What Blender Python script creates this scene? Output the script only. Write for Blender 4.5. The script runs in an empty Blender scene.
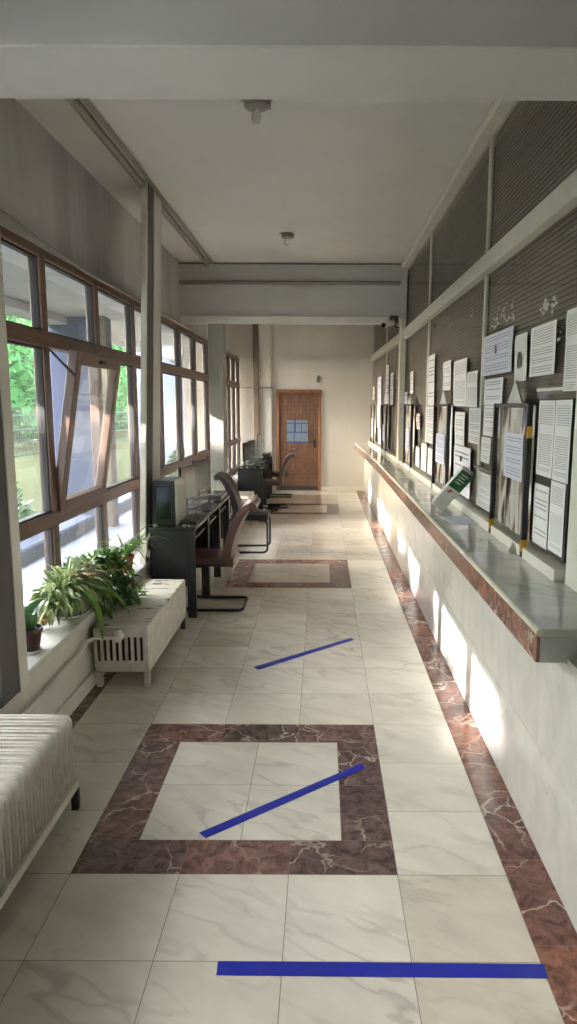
import bpy, bmesh, math, random
from mathutils import Vector, Matrix
random.seed(7)
C = bpy.context.scene.collection
scene = bpy.context.scene
PI = math.pi

# ---------------------------------------------------------------- camera
EYE = Vector((0, 0, 1.7031))
FPX, PITCH, ROLL, SHX = 688.65, 0.1544, 0.0045, 33.25
cd = bpy.data.cameras.new('camera')
cam = bpy.data.objects.new('camera', cd)
C.objects.link(cam)
Fw = Vector((0, math.cos(PITCH), -math.sin(PITCH)))
Rt = Vector((1, 0, 0)); Up = Rt.cross(Fw)
R2 = Rt*math.cos(ROLL) + Up*math.sin(ROLL)
U2 = -Rt*math.sin(ROLL) + Up*math.cos(ROLL)
M = Matrix((R2, U2, -Fw)).transposed().to_4x4()
M.translation = EYE
cam.matrix_world = M
cd.sensor_fit = 'VERTICAL'
cd.sensor_height = 24
cd.lens = FPX/1024*24
cd.shift_x = -SHX/1024
cd.clip_start = 0.02
cd.clip_end = 300
scene.camera = cam

# ---------------------------------------------------------------- light
SUN_STRENGTH, SUN_ELEV, SUN_AZ = 8.5, 21.0, 45.0
SKY_STRENGTH = 2.9
EXPOSURE = 1.6
w = bpy.data.worlds.new('sky'); scene.world = w; w.use_nodes = True
nt = w.node_tree
for n in list(nt.nodes): nt.nodes.remove(n)
out = nt.nodes.new('ShaderNodeOutputWorld'); bgn = nt.nodes.new('ShaderNodeBackground')
sky = nt.nodes.new('ShaderNodeTexSky'); sky.sky_type = 'NISHITA'; sky.sun_disc = False
sky.sun_elevation = math.radians(SUN_ELEV); sky.sun_rotation = math.radians(-90)
sky.air_density = 1.2; sky.dust_density = 4.0; sky.ozone_density = 1.0
mixn = nt.nodes.new('ShaderNodeMix'); mixn.data_type = 'RGBA'
mixn.inputs[0].default_value = 0.85
mixn.inputs[7].default_value = (2.97, 3.06, 3.42, 1)      # bright hazy overcast veil
nt.links.new(sky.outputs[0], mixn.inputs[6])
nt.links.new(mixn.outputs[2], bgn.inputs[0]); bgn.inputs[1].default_value = SKY_STRENGTH
nt.links.new(bgn.outputs[0], out.inputs[0])
sl = bpy.data.lights.new('sun', 'SUN'); sl.energy = SUN_STRENGTH; sl.angle = math.radians(0.6); sl.color = (1, .985, .96)
so = bpy.data.objects.new('sun', sl); C.objects.link(so)
el, az = math.radians(SUN_ELEV), math.radians(SUN_AZ)
sd = Vector((math.cos(el)*math.cos(az), math.cos(el)*math.sin(az), -math.sin(el)))   # travel direction
so.rotation_euler = sd.to_track_quat('-Z', 'Y').to_euler()
so.location = (-12, -8, 9)
for y0, y1 in ((-1.4, 9.99), (11.5, 13.7)):            # portals: guide skylight through the window band
    pl = bpy.data.lights.new('sky_portal', 'AREA'); pl.shape = 'RECTANGLE'
    pl.size = y1-y0; pl.size_y = 2.1; pl.cycles.is_portal = True
    po = bpy.data.objects.new('sky_portal', pl); C.objects.link(po)
    po.location = (-1.80, (y0+y1)/2, 1.5)
    po.rotation_euler = Matrix(((0, 0, -1), (1, 0, 0), (0, -1, 0))).to_euler()
scene.view_settings.view_transform = 'Standard'
scene.view_settings.look = 'None'
scene.view_settings.exposure = EXPOSURE
scene.view_settings.gamma = 1
scene.view_settings.use_curve_mapping = False
try:
    scene.cycles.max_bounces = 14; scene.cycles.diffuse_bounces = 8
    scene.cycles.transparent_max_bounces = 24; scene.cycles.sample_clamp_indirect = 6
except Exception: pass

# ---------------------------------------------------------------- materials
def lin(r, g, b):
    f = lambda c: (c/255/12.92 if c <= 10 else ((c/255+.055)/1.055)**2.4)
    return (f(r), f(g), f(b), 1)
class NT:
    def __init__(s, name):
        s.m = bpy.data.materials.new(name); s.m.use_nodes = True
        s.t = s.m.node_tree; s.b = s.t.nodes['Principled BSDF']
    def n(s, kind, **kw):
        x = s.t.nodes.new(kind)
        for k, v in kw.items():
            if isinstance(k, str) and hasattr(x, k): setattr(x, k, v)
        return x
    def l(s, a, b): s.t.links.new(a, b)
    def ramp(s, src, stops):
        r = s.n('ShaderNodeValToRGB')
        e = r.color_ramp.elements
        while len(e) > 1: e.remove(e[-1])
        e[0].position, e[0].color = stops[0]
        for p, c in stops[1:]:
            q = e.new(p); q.color = c
        s.l(src, r.inputs[0]); return r.outputs[0]
    def coord(s, which='Object'): return s.n('ShaderNodeTexCoord').outputs[which]
    def mapping(s, v, scale=(1, 1, 1), rot=(0, 0, 0), loc=(0, 0, 0)):
        m = s.n('ShaderNodeMapping'); m.inputs['Scale'].default_value = scale
        m.inputs['Rotation'].default_value = rot; m.inputs['Location'].default_value = loc
        s.l(v, m.inputs[0]); return m.outputs[0]
    def noise(s, v, scale=5, detail=4, rough=.5, dist=0):
        x = s.n('ShaderNodeTexNoise'); s.l(v, x.inputs['Vector'])
        x.inputs['Scale'].default_value = scale; x.inputs['Detail'].default_value = detail
        x.inputs['Roughness'].default_value = rough; x.inputs['Distortion'].default_value = dist
        return x.outputs[0]
    def mix(s, f, a, b, mode='MIX'):
        x = s.n('ShaderNodeMix'); x.data_type = 'RGBA'; x.blend_type = mode
        for v, i in ((f, 0), (a, 6), (b, 7)):
            if hasattr(v, 'is_output') or isinstance(v, bpy.types.NodeSocket): s.l(v, x.inputs[i])
            else: x.inputs[i].default_value = v
        return x.outputs[2]
    def math(s, op, a, b=0.0):
        x = s.n('ShaderNodeMath'); x.operation = op
        for v, i in ((a, 0), (b, 1)):
            if isinstance(v, bpy.types.NodeSocket): s.l(v, x.inputs[i])
            else: x.inputs[i].default_value = v
        return x.outputs[0]
    def col(s, v): s.l(v, s.b.inputs['Base Color']) if isinstance(v, bpy.types.NodeSocket) else setattr(s.b.inputs['Base Color'], 'default_value', v)
    def set(s, rough=.5, metal=0, spec=None, coat=0):
        s.b.inputs['Roughness'].default_value = rough; s.b.inputs['Metallic'].default_value = metal
        if spec is not None: s.b.inputs['Specular IOR Level'].default_value = spec
        if coat: s.b.inputs['Coat Weight'].default_value = coat
        return s
    def bump(s, h, strength=.2, dist=.01):
        x = s.n('ShaderNodeBump'); x.inputs['Strength'].default_value = strength; x.inputs['Distance'].default_value = dist
        s.l(h, x.inputs['Height']); s.l(x.outputs[0], s.b.inputs['Normal'])

def plain(name, c, rough=.5, metal=0, var=.06, scale=6, coat=0):
    k = NT(name); v = k.noise(k.coord(), scale, 5, .6)
    a = tuple(x*(1-var*1.6) for x in c[:3])+(1,); b = tuple(min(1, x*(1+var)) for x in c[:3])+(1,)
    k.col(k.ramp(v, [(.3, a), (.7, b)])); k.set(rough, metal, coat=coat); return k.m

def marble_white(name, base, vein, tile=None, rough=.16, var=.07):
    k = NT(name); p = k.coord()
    g = k.n('ShaderNodeNewGeometry'); rnd = g.outputs['Random Per Island']
    off = k.n('ShaderNodeVectorMath'); off.operation = 'ADD'; k.l(p, off.inputs[0])
    sc = k.math('MULTIPLY', rnd, 37.0); cmb = k.n('ShaderNodeCombineXYZ'); k.l(sc, cmb.inputs[0]); k.l(sc, cmb.inputs[1]); k.l(sc, cmb.inputs[2])
    k.l(cmb.outputs[0], off.inputs[1]); q = off.outputs[0]
    m1 = k.mapping(k.mapping(q, (1, 1, 1), (.6, .5, .6)), (.55, 4.6, 2.4))
    v1 = k.noise(m1, 1.5, 4, .45, .15)
    veins = k.math('MULTIPLY', k.ramp(v1, [(.465, (0, 0, 0, 1)), (.497, (1, 1, 1, 1)), (.503, (.9, .9, .9, 1)), (.54, (0, 0, 0, 1))]), k.ramp(k.noise(q, 1.7, 3), [(.42, (.1, .1, .1, 1)), (.66, (1, 1, 1, 1))]))
    cl = k.noise(k.mapping(k.mapping(q, (1, 1, 1), (.6, .5, .6)), (1, 5, 3)), 1.8, 4, .5, .3)
    c1 = k.mix(k.ramp(cl, [(.35, (0, 0, 0, 1)), (.7, (1, 1, 1, 1))]), base, tuple(x*.86 for x in base[:3])+(1,))
    c2 = k.mix(k.math('MULTIPLY', veins, .42), c1, vein)
    tone = k.ramp(rnd, [(0, (1-var*2, 1-var*2.3, 1-var*3, 1)), (.5, (1-var*.6, 1-var*.6, 1-var*.6, 1)), (1, (1, 1, 1, 1))])
    k.col(k.mix(1.0, c2, tone, 'MULTIPLY')); k.set(rough); 
    k.bump(k.noise(q, 3.0, 2), .02, .01)
    return k.m

def marble_red(name, cols, rough=.2):
    k = NT(name); p = k.coord()
    g = k.n('ShaderNodeNewGeometry'); rnd = g.outputs['Random Per Island']
    off = k.n('ShaderNodeVectorMath'); off.operation = 'ADD'; k.l(p, off.inputs[0])
    sc = k.math('MULTIPLY', rnd, 53.0); cmb = k.n('ShaderNodeCombineXYZ'); k.l(sc, cmb.inputs[0]); k.l(sc, cmb.inputs[1])
    k.l(cmb.outputs[0], off.inputs[1]); q = off.outputs[0]
    tone = k.ramp(rnd, [(0, cols[0]), (.4, cols[1]), (.7, cols[2]), (1, cols[3])])
    bl = k.noise(q, 16, 8, .7, .8)
    c = k.mix(k.ramp(bl, [(.38, (.0, 0, 0, 1)), (.62, (1, 1, 1, 1))]), k.mix(1.0, tone, (.5, .45, .45, 1), 'MULTIPLY'), k.mix(1.0, tone, (1.65, 1.5, 1.42, 1), 'MULTIPLY'))
    vo = k.n('ShaderNodeTexVoronoi'); vo.feature = 'DISTANCE_TO_EDGE'; vo.inputs['Scale'].default_value = 4.2
    dn = k.noise(q, 4, 4); dm = k.n('ShaderNodeVectorMath'); dm.operation = 'MULTIPLY_ADD'
    cm2 = k.n('ShaderNodeCombineXYZ'); k.l(dn, cm2.inputs[0]); k.l(k.noise(k.mapping(q, loc=(9, 3, 1)), 4, 4), cm2.inputs[1])
    k.l(cm2.outputs[0], dm.inputs[0]); dm.inputs[1].default_value = (.55, .55, .55); k.l(q, dm.inputs[2]); k.l(dm.outputs[0], vo.inputs['Vector'])
    vm = k.ramp(vo.outputs[0], [(0, (1, 1, 1, 1)), (.012, (.8, .8, .8, 1)), (.03, (0, 0, 0, 1))])
    gate = k.ramp(k.noise(q, 2.4, 3), [(.44, (0, 0, 0, 1)), (.58, (.8, .8, .8, 1))])
    c = k.mix(k.math('MULTIPLY', vm, gate), c, lin(205, 188, 172))
    k.col(c); k.set(rough); return k.m

def wood(name, a, b, axis='Z', rough=.42):
    k = NT(name); p = k.coord()
    s = {'Z': (14, 14, 1.2), 'Y': (14, 1.2, 14), 'X': (1.2, 14, 14)}[axis]
    v = k.noise(k.mapping(p, s), 2.2, 6, .65, .5)
    k.col(k.ramp(v, [(.3, a), (.7, b)])); k.set(rough); k.bump(v, .08, .004); return k.m

def glass(name, tint=(1, 1, 1, 1), refl=.09, haze=0.0):
    k = NT(name); t = k.t; t.nodes.remove(k.b)
    o = t.nodes['Material Output']
    tr = k.n('ShaderNodeBsdfTransparent'); tr.inputs[0].default_value = tint
    gl = k.n('ShaderNodeBsdfGlossy'); gl.inputs['Roughness'].default_value = .02
    fr = k.n('ShaderNodeFresnel'); fr.inputs[0].default_value = 1.45
    mx = k.n('ShaderNodeMixShader'); gb = k.n('ShaderNodeNewGeometry')                  # reflect once, at the face the ray enters
    k.l(k.math('MULTIPLY', k.math('MULTIPLY', fr.outputs[0], refl/.09*.55), k.math('SUBTRACT', 1.0, gb.outputs['Backfacing'])), mx.inputs[0])
    base = tr.outputs[0]
    if haze:
        df = k.n('ShaderNodeBsdfTranslucent'); df.inputs[0].default_value = (.9, .9, .88, 1)
        m2 = k.n('ShaderNodeMixShader')
        k.l(k.ramp(k.noise(k.mapping(k.coord(), (1, 1, .4)), 3, 6, .6), [(.3, (haze*.5,)*3+(1,)), (.7, (haze*1.3,)*3+(1,))]), m2.inputs[0])
        k.l(base, m2.inputs[1]); k.l(df.outputs[0], m2.inputs[2]); base = m2.outputs[0]
    k.l(base, mx.inputs[1]); k.l(gl.outputs[0], mx.inputs[2]); k.l(mx.outputs[0], o.inputs[0])
    return k.m

def paper(name, base, ink, rows, density, head=.12, cols=1):
    """printed sheet: rows of grey word marks on white (generated coordinates run over the sheet)"""
    k = NT(name); g = k.coord('Generated')
    sep = k.n('ShaderNodeSeparateXYZ'); k.l(g, sep.inputs[0]); y, z = sep.outputs[1], sep.outputs[2]
    fr = k.math('FRACT', k.math('MULTIPLY', z, rows))
    line = k.math('MULTIPLY', k.math('GREATER_THAN', fr, .36), k.math('LESS_THAN', fr, .70))
    rowid = k.math('FLOOR', k.math('MULTIPLY', z, rows))
    cmb = k.n('ShaderNodeCombineXYZ'); k.l(k.math('MULTIPLY', y, 22.0), cmb.inputs[0]); k.l(k.math('MULTIPLY', rowid, 7.3), cmb.inputs[1])
    wn = k.noise(cmb.outputs[0], 1.0, 1, .5)
    word = k.math('GREATER_THAN', wn, .5-density*.35)
    cmb2 = k.n('ShaderNodeCombineXYZ'); k.l(k.math('MULTIPLY', rowid, 3.1), cmb2.inputs[0])
    rn = k.n('ShaderNodeTexWhiteNoise'); rn.noise_dimensions = '3D'; k.l(cmb2.outputs[0], rn.inputs['Vector'])
    keep = k.math('LESS_THAN', rn.outputs[0], density)
    mar = k.math('MULTIPLY', k.math('MULTIPLY', k.math('GREATER_THAN', y, .1), k.math('LESS_THAN', y, .9)), k.math('MULTIPLY', k.math('GREATER_THAN', z, .07), k.math('LESS_THAN', z, .93)))
    m = k.math('MULTIPLY', k.math('MULTIPLY', line, word), k.math('MULTIPLY', keep, mar))
    k.col(k.mix(k.math('MULTIPLY', m, .8), base, ink)); k.set(.65); return k.m

m = {}
m['tile'] = marble_white('white_marble_tile', lin(232, 226, 213), lin(140, 136, 130), rough=.12, var=.07)
m['clad'] = marble_white('white_marble_cladding', lin(218, 216, 210), lin(168, 166, 160), rough=.13, var=.03)
m['red'] = marble_red('red_marble', [lin(96, 72, 70), lin(110, 80, 74), lin(122, 86, 74), lin(136, 94, 78)])
m['purple'] = marble_red('purple_brown_marble', [lin(92, 80, 80), lin(104, 88, 87), lin(112, 92, 89), lin(124, 94, 84)])
m['grout'] = plain('grout', lin(120, 114, 104), .9)
m['blue'] = plain('blue_tape', lin(36, 48, 168), .35, var=.1)
m['counter'] = marble_white('grey_green_marble', lin(208, 210, 204), lin(128, 132, 126), rough=.08, var=.05)
m['counter_end'] = plain('grey_cut_stone', lin(186, 188, 188), .55, scale=30)
m['cream'] = plain('cream_stone_edge', lin(226, 220, 202), .25)

def plaster(name, a, soot, rough=.85, streak=True):
    k = NT(name); p = k.coord()
    v = k.noise(k.mapping(p, (1, 1, .25) if streak else (1, 1, 1)), 1.5, 5, .6, .3)
    f = k.noise(p, 40, 3)
    c = k.mix(k.ramp(v, [(.35, (0, 0, 0, 1)), (.75, (1, 1, 1, 1))]), a, soot)
    k.col(c); k.set(rough); k.bump(f, .05, .003); return k.m
m['wall'] = plaster('cream_plaster', lin(208, 204, 196), lin(198, 193, 184))
m['wall_soot'] = plaster('sooty_grey_plaster', lin(196, 195, 194), lin(148, 147, 146))
m['ceil'] = plaster('ceiling_plaster', lin(214, 212, 207), lin(206, 204, 199), streak=False)
m['beam'] = plaster('beam_paint', lin(206, 205, 201), lin(198, 196, 192), streak=False)
m['colgrey'] = plaster('grey_column_paint', lin(150, 147, 140), lin(126, 123, 117))
m['coldark'] = plaster('dark_and_shaded_grey', lin(106, 104, 100), lin(84, 82, 79))  # dark post colour; on the nearest column it holds painted shade
m['colbrown'] = plaster('brown_grey_paint', lin(116, 102, 88), lin(102, 90, 78))
m['parapet'] = plaster('parapet_paint', lin(220, 215, 205), lin(202, 196, 185))
m['sill'] = marble_white('sill_marble', lin(226, 224, 218), lin(170, 170, 168), rough=.2, var=.02)
m['frame'] = wood('brown_window_wood', lin(84, 60, 48), lin(114, 84, 66))
m['framey'] = wood('brown_window_wood_rail', lin(84, 60, 48), lin(114, 84, 66), 'Y')
m['gasket'] = plain('dark_gasket', lin(44, 38, 36), .6)
m['glass'] = glass('window_glass', (.96, .97, .96, 1), .09, haze=.016)
m['clear'] = glass('clear_acrylic', (.94, .97, .96, 1), .12, haze=.03)
m['pglass'] = glass('partition_glass', (.93, .93, .92, 1), .09)
m['white_metal'] = plain('white_painted_metal', lin(222, 218, 206), .4, var=.05)
m['alu'] = plain('cream_aluminium', lin(220, 217, 206), .4, var=.04)
m['rad'] = plain('worn_radiator_enamel', lin(204, 199, 188), .42, var=.1, scale=14)
k = NT('scuffed_radiator_top'); v = k.noise(k.mapping(k.coord(), (1, 2.2, 1)), 7, 4, .5)
k.col(k.ramp(v, [(.56, lin(222, 216, 200)), (.6, lin(200, 192, 176)), (.66, lin(70, 62, 54))])); k.set(.5); m['radtop'] = k.m
m['dark_iron'] = plain('dark_iron', lin(58, 54, 50), .6)
m['black'] = plain('black_laminate', lin(34, 36, 41), .42, var=.12, scale=20)
m['blacktop'] = plain('black_desktop', lin(52, 54, 58), .22, var=.1)
m['black_metal'] = plain('black_painted_steel', lin(22, 22, 23), .35)
m['black_plastic'] = plain('black_plastic', lin(28, 28, 31), .4)
m['screen'] = plain('dark_screen', lin(16, 18, 22), .12)
m['beige'] = plain('beige_plastic', lin(182, 176, 162), .5)
m['leather'] = plain('brown_leather', lin(92, 66, 62), .34, var=.16, scale=12)
m['leather_dark'] = plain('dark_leather', lin(44, 36, 36), .6, var=.14, scale=12)
m['steel'] = plain('brushed_steel', lin(150, 148, 142), .35, 0.8)
m['greypipe'] = plain('grey_painted_pipe', lin(140, 136, 128), .5)
m['yellow'] = plain('yellow_tape', lin(214, 168, 50), .5)
m['door'] = None
k = NT('door_planks'); p = k.coord()
br = k.n('ShaderNodeTexBrick'); br.offset = .5
k.l(k.mapping(p, (1, 1, 1), (PI/2, 0, PI/2)), br.inputs['Vector'])
br.inputs['Scale'].default_value = 1; br.inputs['Brick Width'].default_value = .16; br.inputs['Row Height'].default_value = .075
br.inputs['Mortar Size'].default_value = .004
br.inputs['Color1'].default_value = lin(124, 92, 72); br.inputs['Color2'].default_value = lin(106, 78, 60); br.inputs['Mortar'].default_value = lin(84, 52, 34)
gr = k.noise(k.mapping(p, (20, 20, 2)), 2, 5)
k.col(k.mix(1.0, br.outputs[0], k.ramp(gr, [(.3, (.8, .8, .8, 1)), (.7, (1.1, 1.1, 1.1, 1))]), 'MULTIPLY')); k.set(.4); k.bump(br.outputs[1], -.3, .01)
m['door'] = k.m
m['doorframe'] = wood('door_frame_wood', lin(126, 88, 62), lin(150, 108, 78))
m['blind'] = plain('taupe_blind_slat', lin(152, 144, 134), .38, var=.12, scale=2)
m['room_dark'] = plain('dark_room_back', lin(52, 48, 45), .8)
k = NT('curtain_cloth'); sep = k.n('ShaderNodeSeparateXYZ'); k.l(k.coord('Generated'), sep.inputs[0])
cm = k.n('ShaderNodeCombineXYZ'); k.l(sep.outputs[1], cm.inputs[0]); k.l(k.math('MULTIPLY', sep.outputs[2], .2), cm.inputs[1])
k.col(k.ramp(k.noise(cm.outputs[0], 8, 1, .4, .3), [(.34, lin(84, 62, 54)), (.4, lin(200, 184, 172)), (.44, lin(244, 242, 240)), (.58, lin(244, 242, 240)), (.62, lin(180, 150, 132)), (.68, lin(60, 56, 58))])); k.set(.7); m['curtain'] = k.m
W, I = lin(228, 228, 228), lin(138, 140, 146)
m['paper_dense'] = paper('dense_print', W, I, 34, .92)
m['paper_mid'] = paper('notice_print', W, I, 20, .7)
m['paper_sparse'] = paper('sparse_print', W, I, 14, .45)
m['paper_bold'] = paper('bold_print', lin(224, 225, 232), lin(110, 110, 120), 11, .5)
m['paper_lilac'] = paper('lilac_print', lin(206, 208, 226), lin(136, 138, 152), 15, .6)
m['paper_cream'] = paper('cream_print', lin(222, 216, 200), lin(150, 90, 80), 9, .5)
m['paper_red'] = paper('red_print', lin(226, 216, 214), lin(170, 70, 70), 8, .8)
m['paper_blank'] = plain('blank_paper', lin(226, 226, 224), .65, var=.03)
m['paper_grey'] = plain('pale_grey_paper', lin(206, 206, 202), .65, var=.04)
m['ink'] = plain('dark_ink', lin(60, 60, 66), .6)
m['print_red'] = plain('red_ink', lin(190, 60, 64), .6)
m['green_print'] = plain('green_card', lin(30, 104, 62), .4)
m['blue_print'] = plain('blue_print', lin(58, 78, 126), .5)
m['poster'] = plain('pale_blue_poster', lin(112, 128, 146), .5, var=.15, scale=20)
m['terracotta'] = plain('terracotta', lin(158, 84, 56), .8, var=.12)
m['brownpot'] = plain('brown_plastic_pot', lin(70, 46, 38), .5)
m['greypot'] = plain('grey_planter', lin(128, 132, 130), .55)
m['saucer'] = plain('white_saucer', lin(214, 212, 204), .4)
m['soil'] = plain('soil', lin(62, 48, 36), .95, var=.3, scale=40)
m['tanwood'] = plain('tan_wood', lin(186, 150, 104), .7)
def leafmat(name, a, b, sss=.25):
    k = NT(name); g = k.n('ShaderNodeNewGeometry')
    k.col(k.ramp(g.outputs['Random Per Island'], [(0, a), (1, b)])); k.set(.45)
    t = k.t; o = t.nodes['Material Output']; tl = k.n('ShaderNodeBsdfTranslucent')
    k.l(k.ramp(g.outputs['Random Per Island'], [(0, a), (1, b)]), tl.inputs[0])
    mx = k.n('ShaderNodeMixShader'); mx.inputs[0].default_value = sss
    k.l(k.b.outputs[0], mx.inputs[1]); k.l(tl.outputs[0], mx.inputs[2]); k.l(mx.outputs[0], o.inputs[0]); return k.m
m['leaf'] = leafmat('green_leaf', lin(62, 104, 44), lin(132, 164, 84))
m['leaf_var'] = leafmat('variegated_leaf', lin(84, 120, 62), lin(206, 212, 158))
m['leaf_dark'] = leafmat('deep_green_leaf', lin(46, 84, 48), lin(92, 134, 82))
m['leaf_dry'] = leafmat('dry_leaf', lin(150, 118, 84), lin(208, 190, 156))
m['hedge'] = leafmat('hedge_leaf', lin(42, 62, 38), lin(78, 100, 60), .15)
m['hedge_core'] = plain('hedge_core', lin(48, 84, 46), .9, var=.2)
m['bark'] = plain('bark', lin(92, 74, 58), .9, var=.2)
m['lawn'] = plain('lawn_grass', lin(54, 57, 41), .95, var=.2, scale=12)
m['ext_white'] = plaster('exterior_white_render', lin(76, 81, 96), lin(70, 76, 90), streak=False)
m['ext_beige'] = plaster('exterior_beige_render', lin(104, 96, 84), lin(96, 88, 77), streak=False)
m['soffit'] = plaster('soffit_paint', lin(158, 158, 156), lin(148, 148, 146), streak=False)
k = NT('terrace_paving'); br = k.n('ShaderNodeTexBrick'); br.offset = 0; k.l(k.coord(), br.inputs['Vector'])
br.inputs['Scale'].default_value = 1; br.inputs['Brick Width'].default_value = .5; br.inputs['Row Height'].default_value = .5; br.inputs['Mortar Size'].default_value = .006
br.inputs['Color1'].default_value = lin(112, 116, 126); br.inputs['Color2'].default_value = lin(106, 110, 118); br.inputs['Mortar'].default_value = lin(150, 150, 150)
k.col(br.outputs[0]); k.set(.7); m['terrace'] = k.m
m['fence'] = plain('dark_green_fence', lin(28, 40, 32), .7)
m['bulb'] = glass('bulb_glass', (.9, .9, .88, 1), .2, haze=.45)
m['lens'] = plain('dark_lens', lin(18, 18, 20), .1)
m['trunking'] = plain('white_plastic_trunking', lin(224, 221, 212), .4, var=.03)

for n_, v_ in (('lawn', 0.0), ('fence', .1), ('hedge', .12), ('hedge_core', .05), ('terrace', .15), ('ext_white', .15), ('ext_beige', .15)):
    m[n_].node_tree.nodes['Principled BSDF'].inputs['Specular IOR Level'].default_value = v_
# ---------------------------------------------------------------- mesh helpers
KINK = False          # the glazed partition and counter turn very slightly inward beyond the white column
class MB:
    def __init__(s): s.bm = bmesh.new(); s.mi = 0
    def _mk(s, verts, faces):
        vs = [s.bm.verts.new(v) for v in verts]; r = []
        for f in faces:
            try:
                q = s.bm.faces.new([vs[i] for i in f]); q.material_index = s.mi; r.append(q)
            except ValueError: pass
        return vs, r
    def box(s, x0, x1, y0, y1, z0, z1, bev=0, mat=None, seg=1):
        v = [(x, y, z) for x in (x0, x1) for y in (y0, y1) for z in (z0, z1)]
        if mat is not None: v = [mat @ Vector(a) for a in v]
        vs, fs = s._mk(v, [(0, 1, 3, 2), (4, 6, 7, 5), (0, 4, 5, 1), (2, 3, 7, 6), (0, 2, 6, 4), (1, 5, 7, 3)])
        if bev:
            es = list({e for f in fs for e in f.edges})
            bmesh.ops.bevel(s.bm, geom=es, offset=bev, segments=seg, affect='EDGES', profile=.6)
        return s
    def quad(s, *p): s._mk(p, [tuple(range(len(p)))]); return s
    def tube(s, pts, r, seg=10, cap=True, closed=False, rs=None):
        pts = [Vector(p) for p in pts]; n = len(pts); rings = []
        t0 = None; nrm = None
        for i, p in enumerate(pts):
            a = pts[(i-1) % n] if (closed or i > 0) else p
            b = pts[(i+1) % n] if (closed or i < n-1) else p
            t = (b-a).normalized()
            if nrm is None:
                nrm = t.orthogonal().normalized()
            else:
                nrm = (nrm - t*nrm.dot(t))
                nrm = nrm.normalized() if nrm.length > 1e-6 else t.orthogonal().normalized()
            bn = t.cross(nrm); rr = rs[i] if rs else r
            rings.append([s.bm.verts.new(p + nrm*math.cos(2*PI*j/seg)*rr + bn*math.sin(2*PI*j/seg)*rr) for j in range(seg)])
        for i in range(n if closed else n-1):
            A, B = rings[i], rings[(i+1) % n]
            for j in range(seg):
                f = s.bm.faces.new((A[j], A[(j+1) % seg], B[(j+1) % seg], B[j])); f.material_index = s.mi
        if cap and not closed:
            for R in (rings[0][::-1], rings[-1]):
                f = s.bm.faces.new(R); f.material_index = s.mi
        return s
    def lathe(s, prof, c=(0, 0, 0), seg=24, sx=1, sy=1):
        c = Vector(c); rings = []
        for r, z in prof:
            rings.append([s.bm.verts.new(c+Vector((r*math.cos(2*PI*j/seg)*sx, r*math.sin(2*PI*j/seg)*sy, z))) for j in range(seg)])
        for i in range(len(rings)-1):
            A, B = rings[i], rings[i+1]
            for j in range(seg):
                f = s.bm.faces.new((A[j], A[(j+1) % seg], B[(j+1) % seg], B[j])); f.material_index = s.mi
        for R, zf in ((rings[0][::-1], 0), (rings[-1], 1)):
            f = s.bm.faces.new(R); f.material_index = s.mi
        return s
    def prism(s, poly, axis, a, b):
        """poly: 2D points in the other two axes (in order), extruded a..b along axis"""
        def P(u, v, w): return {'X': (w, u, v), 'Y': (u, w, v), 'Z': (u, v, w)}[axis]
        n = len(poly)
        vs = [P(u, v, a) for u, v in poly]+[P(u, v, b) for u, v in poly]
        s._mk(vs, [tuple(range(n-1, -1, -1)), tuple(range(n, 2*n))]+[(i, (i+1) % n, n+(i+1) % n, n+i) for i in range(n)])
        return s
    def sheet(s, fn, nu, nv, thick=0, nrm=None):
        """grid surface fn(u,v)->point for u,v in 0..1; thick closes it into a slab along nrm"""
        def grid(off):
            return [[s.bm.verts.new(Vector(fn(i/nu, j/nv))+off) for j in range(nv+1)] for i in range(nu+1)]
        z = Vector((0, 0, 0)); G = grid(z)
        for i in range(nu):
            for j in range(nv):
                f = s.bm.faces.new((G[i][j], G[i+1][j], G[i+1][j+1], G[i][j+1])); f.material_index = s.mi
        if thick:
            H = grid(Vector(nrm)*thick)
            for i in range(nu):
                for j in range(nv):
                    f = s.bm.faces.new((H[i][j+1], H[i+1][j+1], H[i+1][j], H[i][j])); f.material_index = s.mi
            def side(a, b):
                for q in range(len(a)-1):
                    f = s.bm.faces.new((a[q], b[q], b[q+1], a[q+1])); f.material_index = s.mi
            side([r[0] for r in G], [r[0] for r in H]); side([r[-1] for r in H], [r[-1] for r in G])
            side(H[0], G[0]); side(G[-1], H[-1])
        return s
    def build(s, name, mats, parent=None, org=None, smooth=True, ang=35):
        bm = s.bm
        if KINK:
            for v in bm.verts:
                if v.co.y > 9.2: v.co.x -= .018*(v.co.y-9.2)
        bmesh.ops.recalc_face_normals(bm, faces=bm.faces)
        o = Vector(org) if org is not None else (Vector(parent['_org']) if parent is not None and '_org' in parent else Vector((0, 0, 0)))
        if o.length: bmesh.ops.translate(bm, verts=bm.verts, vec=-o)
        me = bpy.data.meshes.new(name); bm.to_mesh(me); bm.free()
        for q in (mats if isinstance(mats, (list, tuple)) else [mats]): me.materials.append(q)
        if smooth:
            me.polygons.foreach_set('use_smooth', [True]*len(me.polygons))
            try: me.set_sharp_from_angle(angle=math.radians(ang))
            except Exception: pass
        ob = bpy.data.objects.new(name, me); C.objects.link(ob)
        if parent is not None:
            ob.parent = parent
            if '_org' in parent: ob['_org'] = tuple(parent['_org'])
        else: ob.location = o
        return ob
def tag(o, label=None, cat=None, group=None, kind=None):
    if label: o['label'] = label
    if cat: o['category'] = cat
    if group: o['group'] = group
    if kind: o['kind'] = kind
    return o
def thing(name, org, label, cat, group=None):
    o = bpy.data.objects.new(name, None); C.objects.link(o); o.location = org; o['_org'] = tuple(org); o.empty_display_size = .1
    return tag(o, label, cat, group)
def sroot(name, org):
    o = bpy.data.objects.new(name, None); C.objects.link(o); o.location = org; o['_org'] = tuple(org); o['kind'] = 'structure'; return o
def struct(name, mb, mat, org=None, **kw):
    o = mb.build(name, mat, org=org, **kw); o['kind'] = 'structure'; return o
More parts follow.
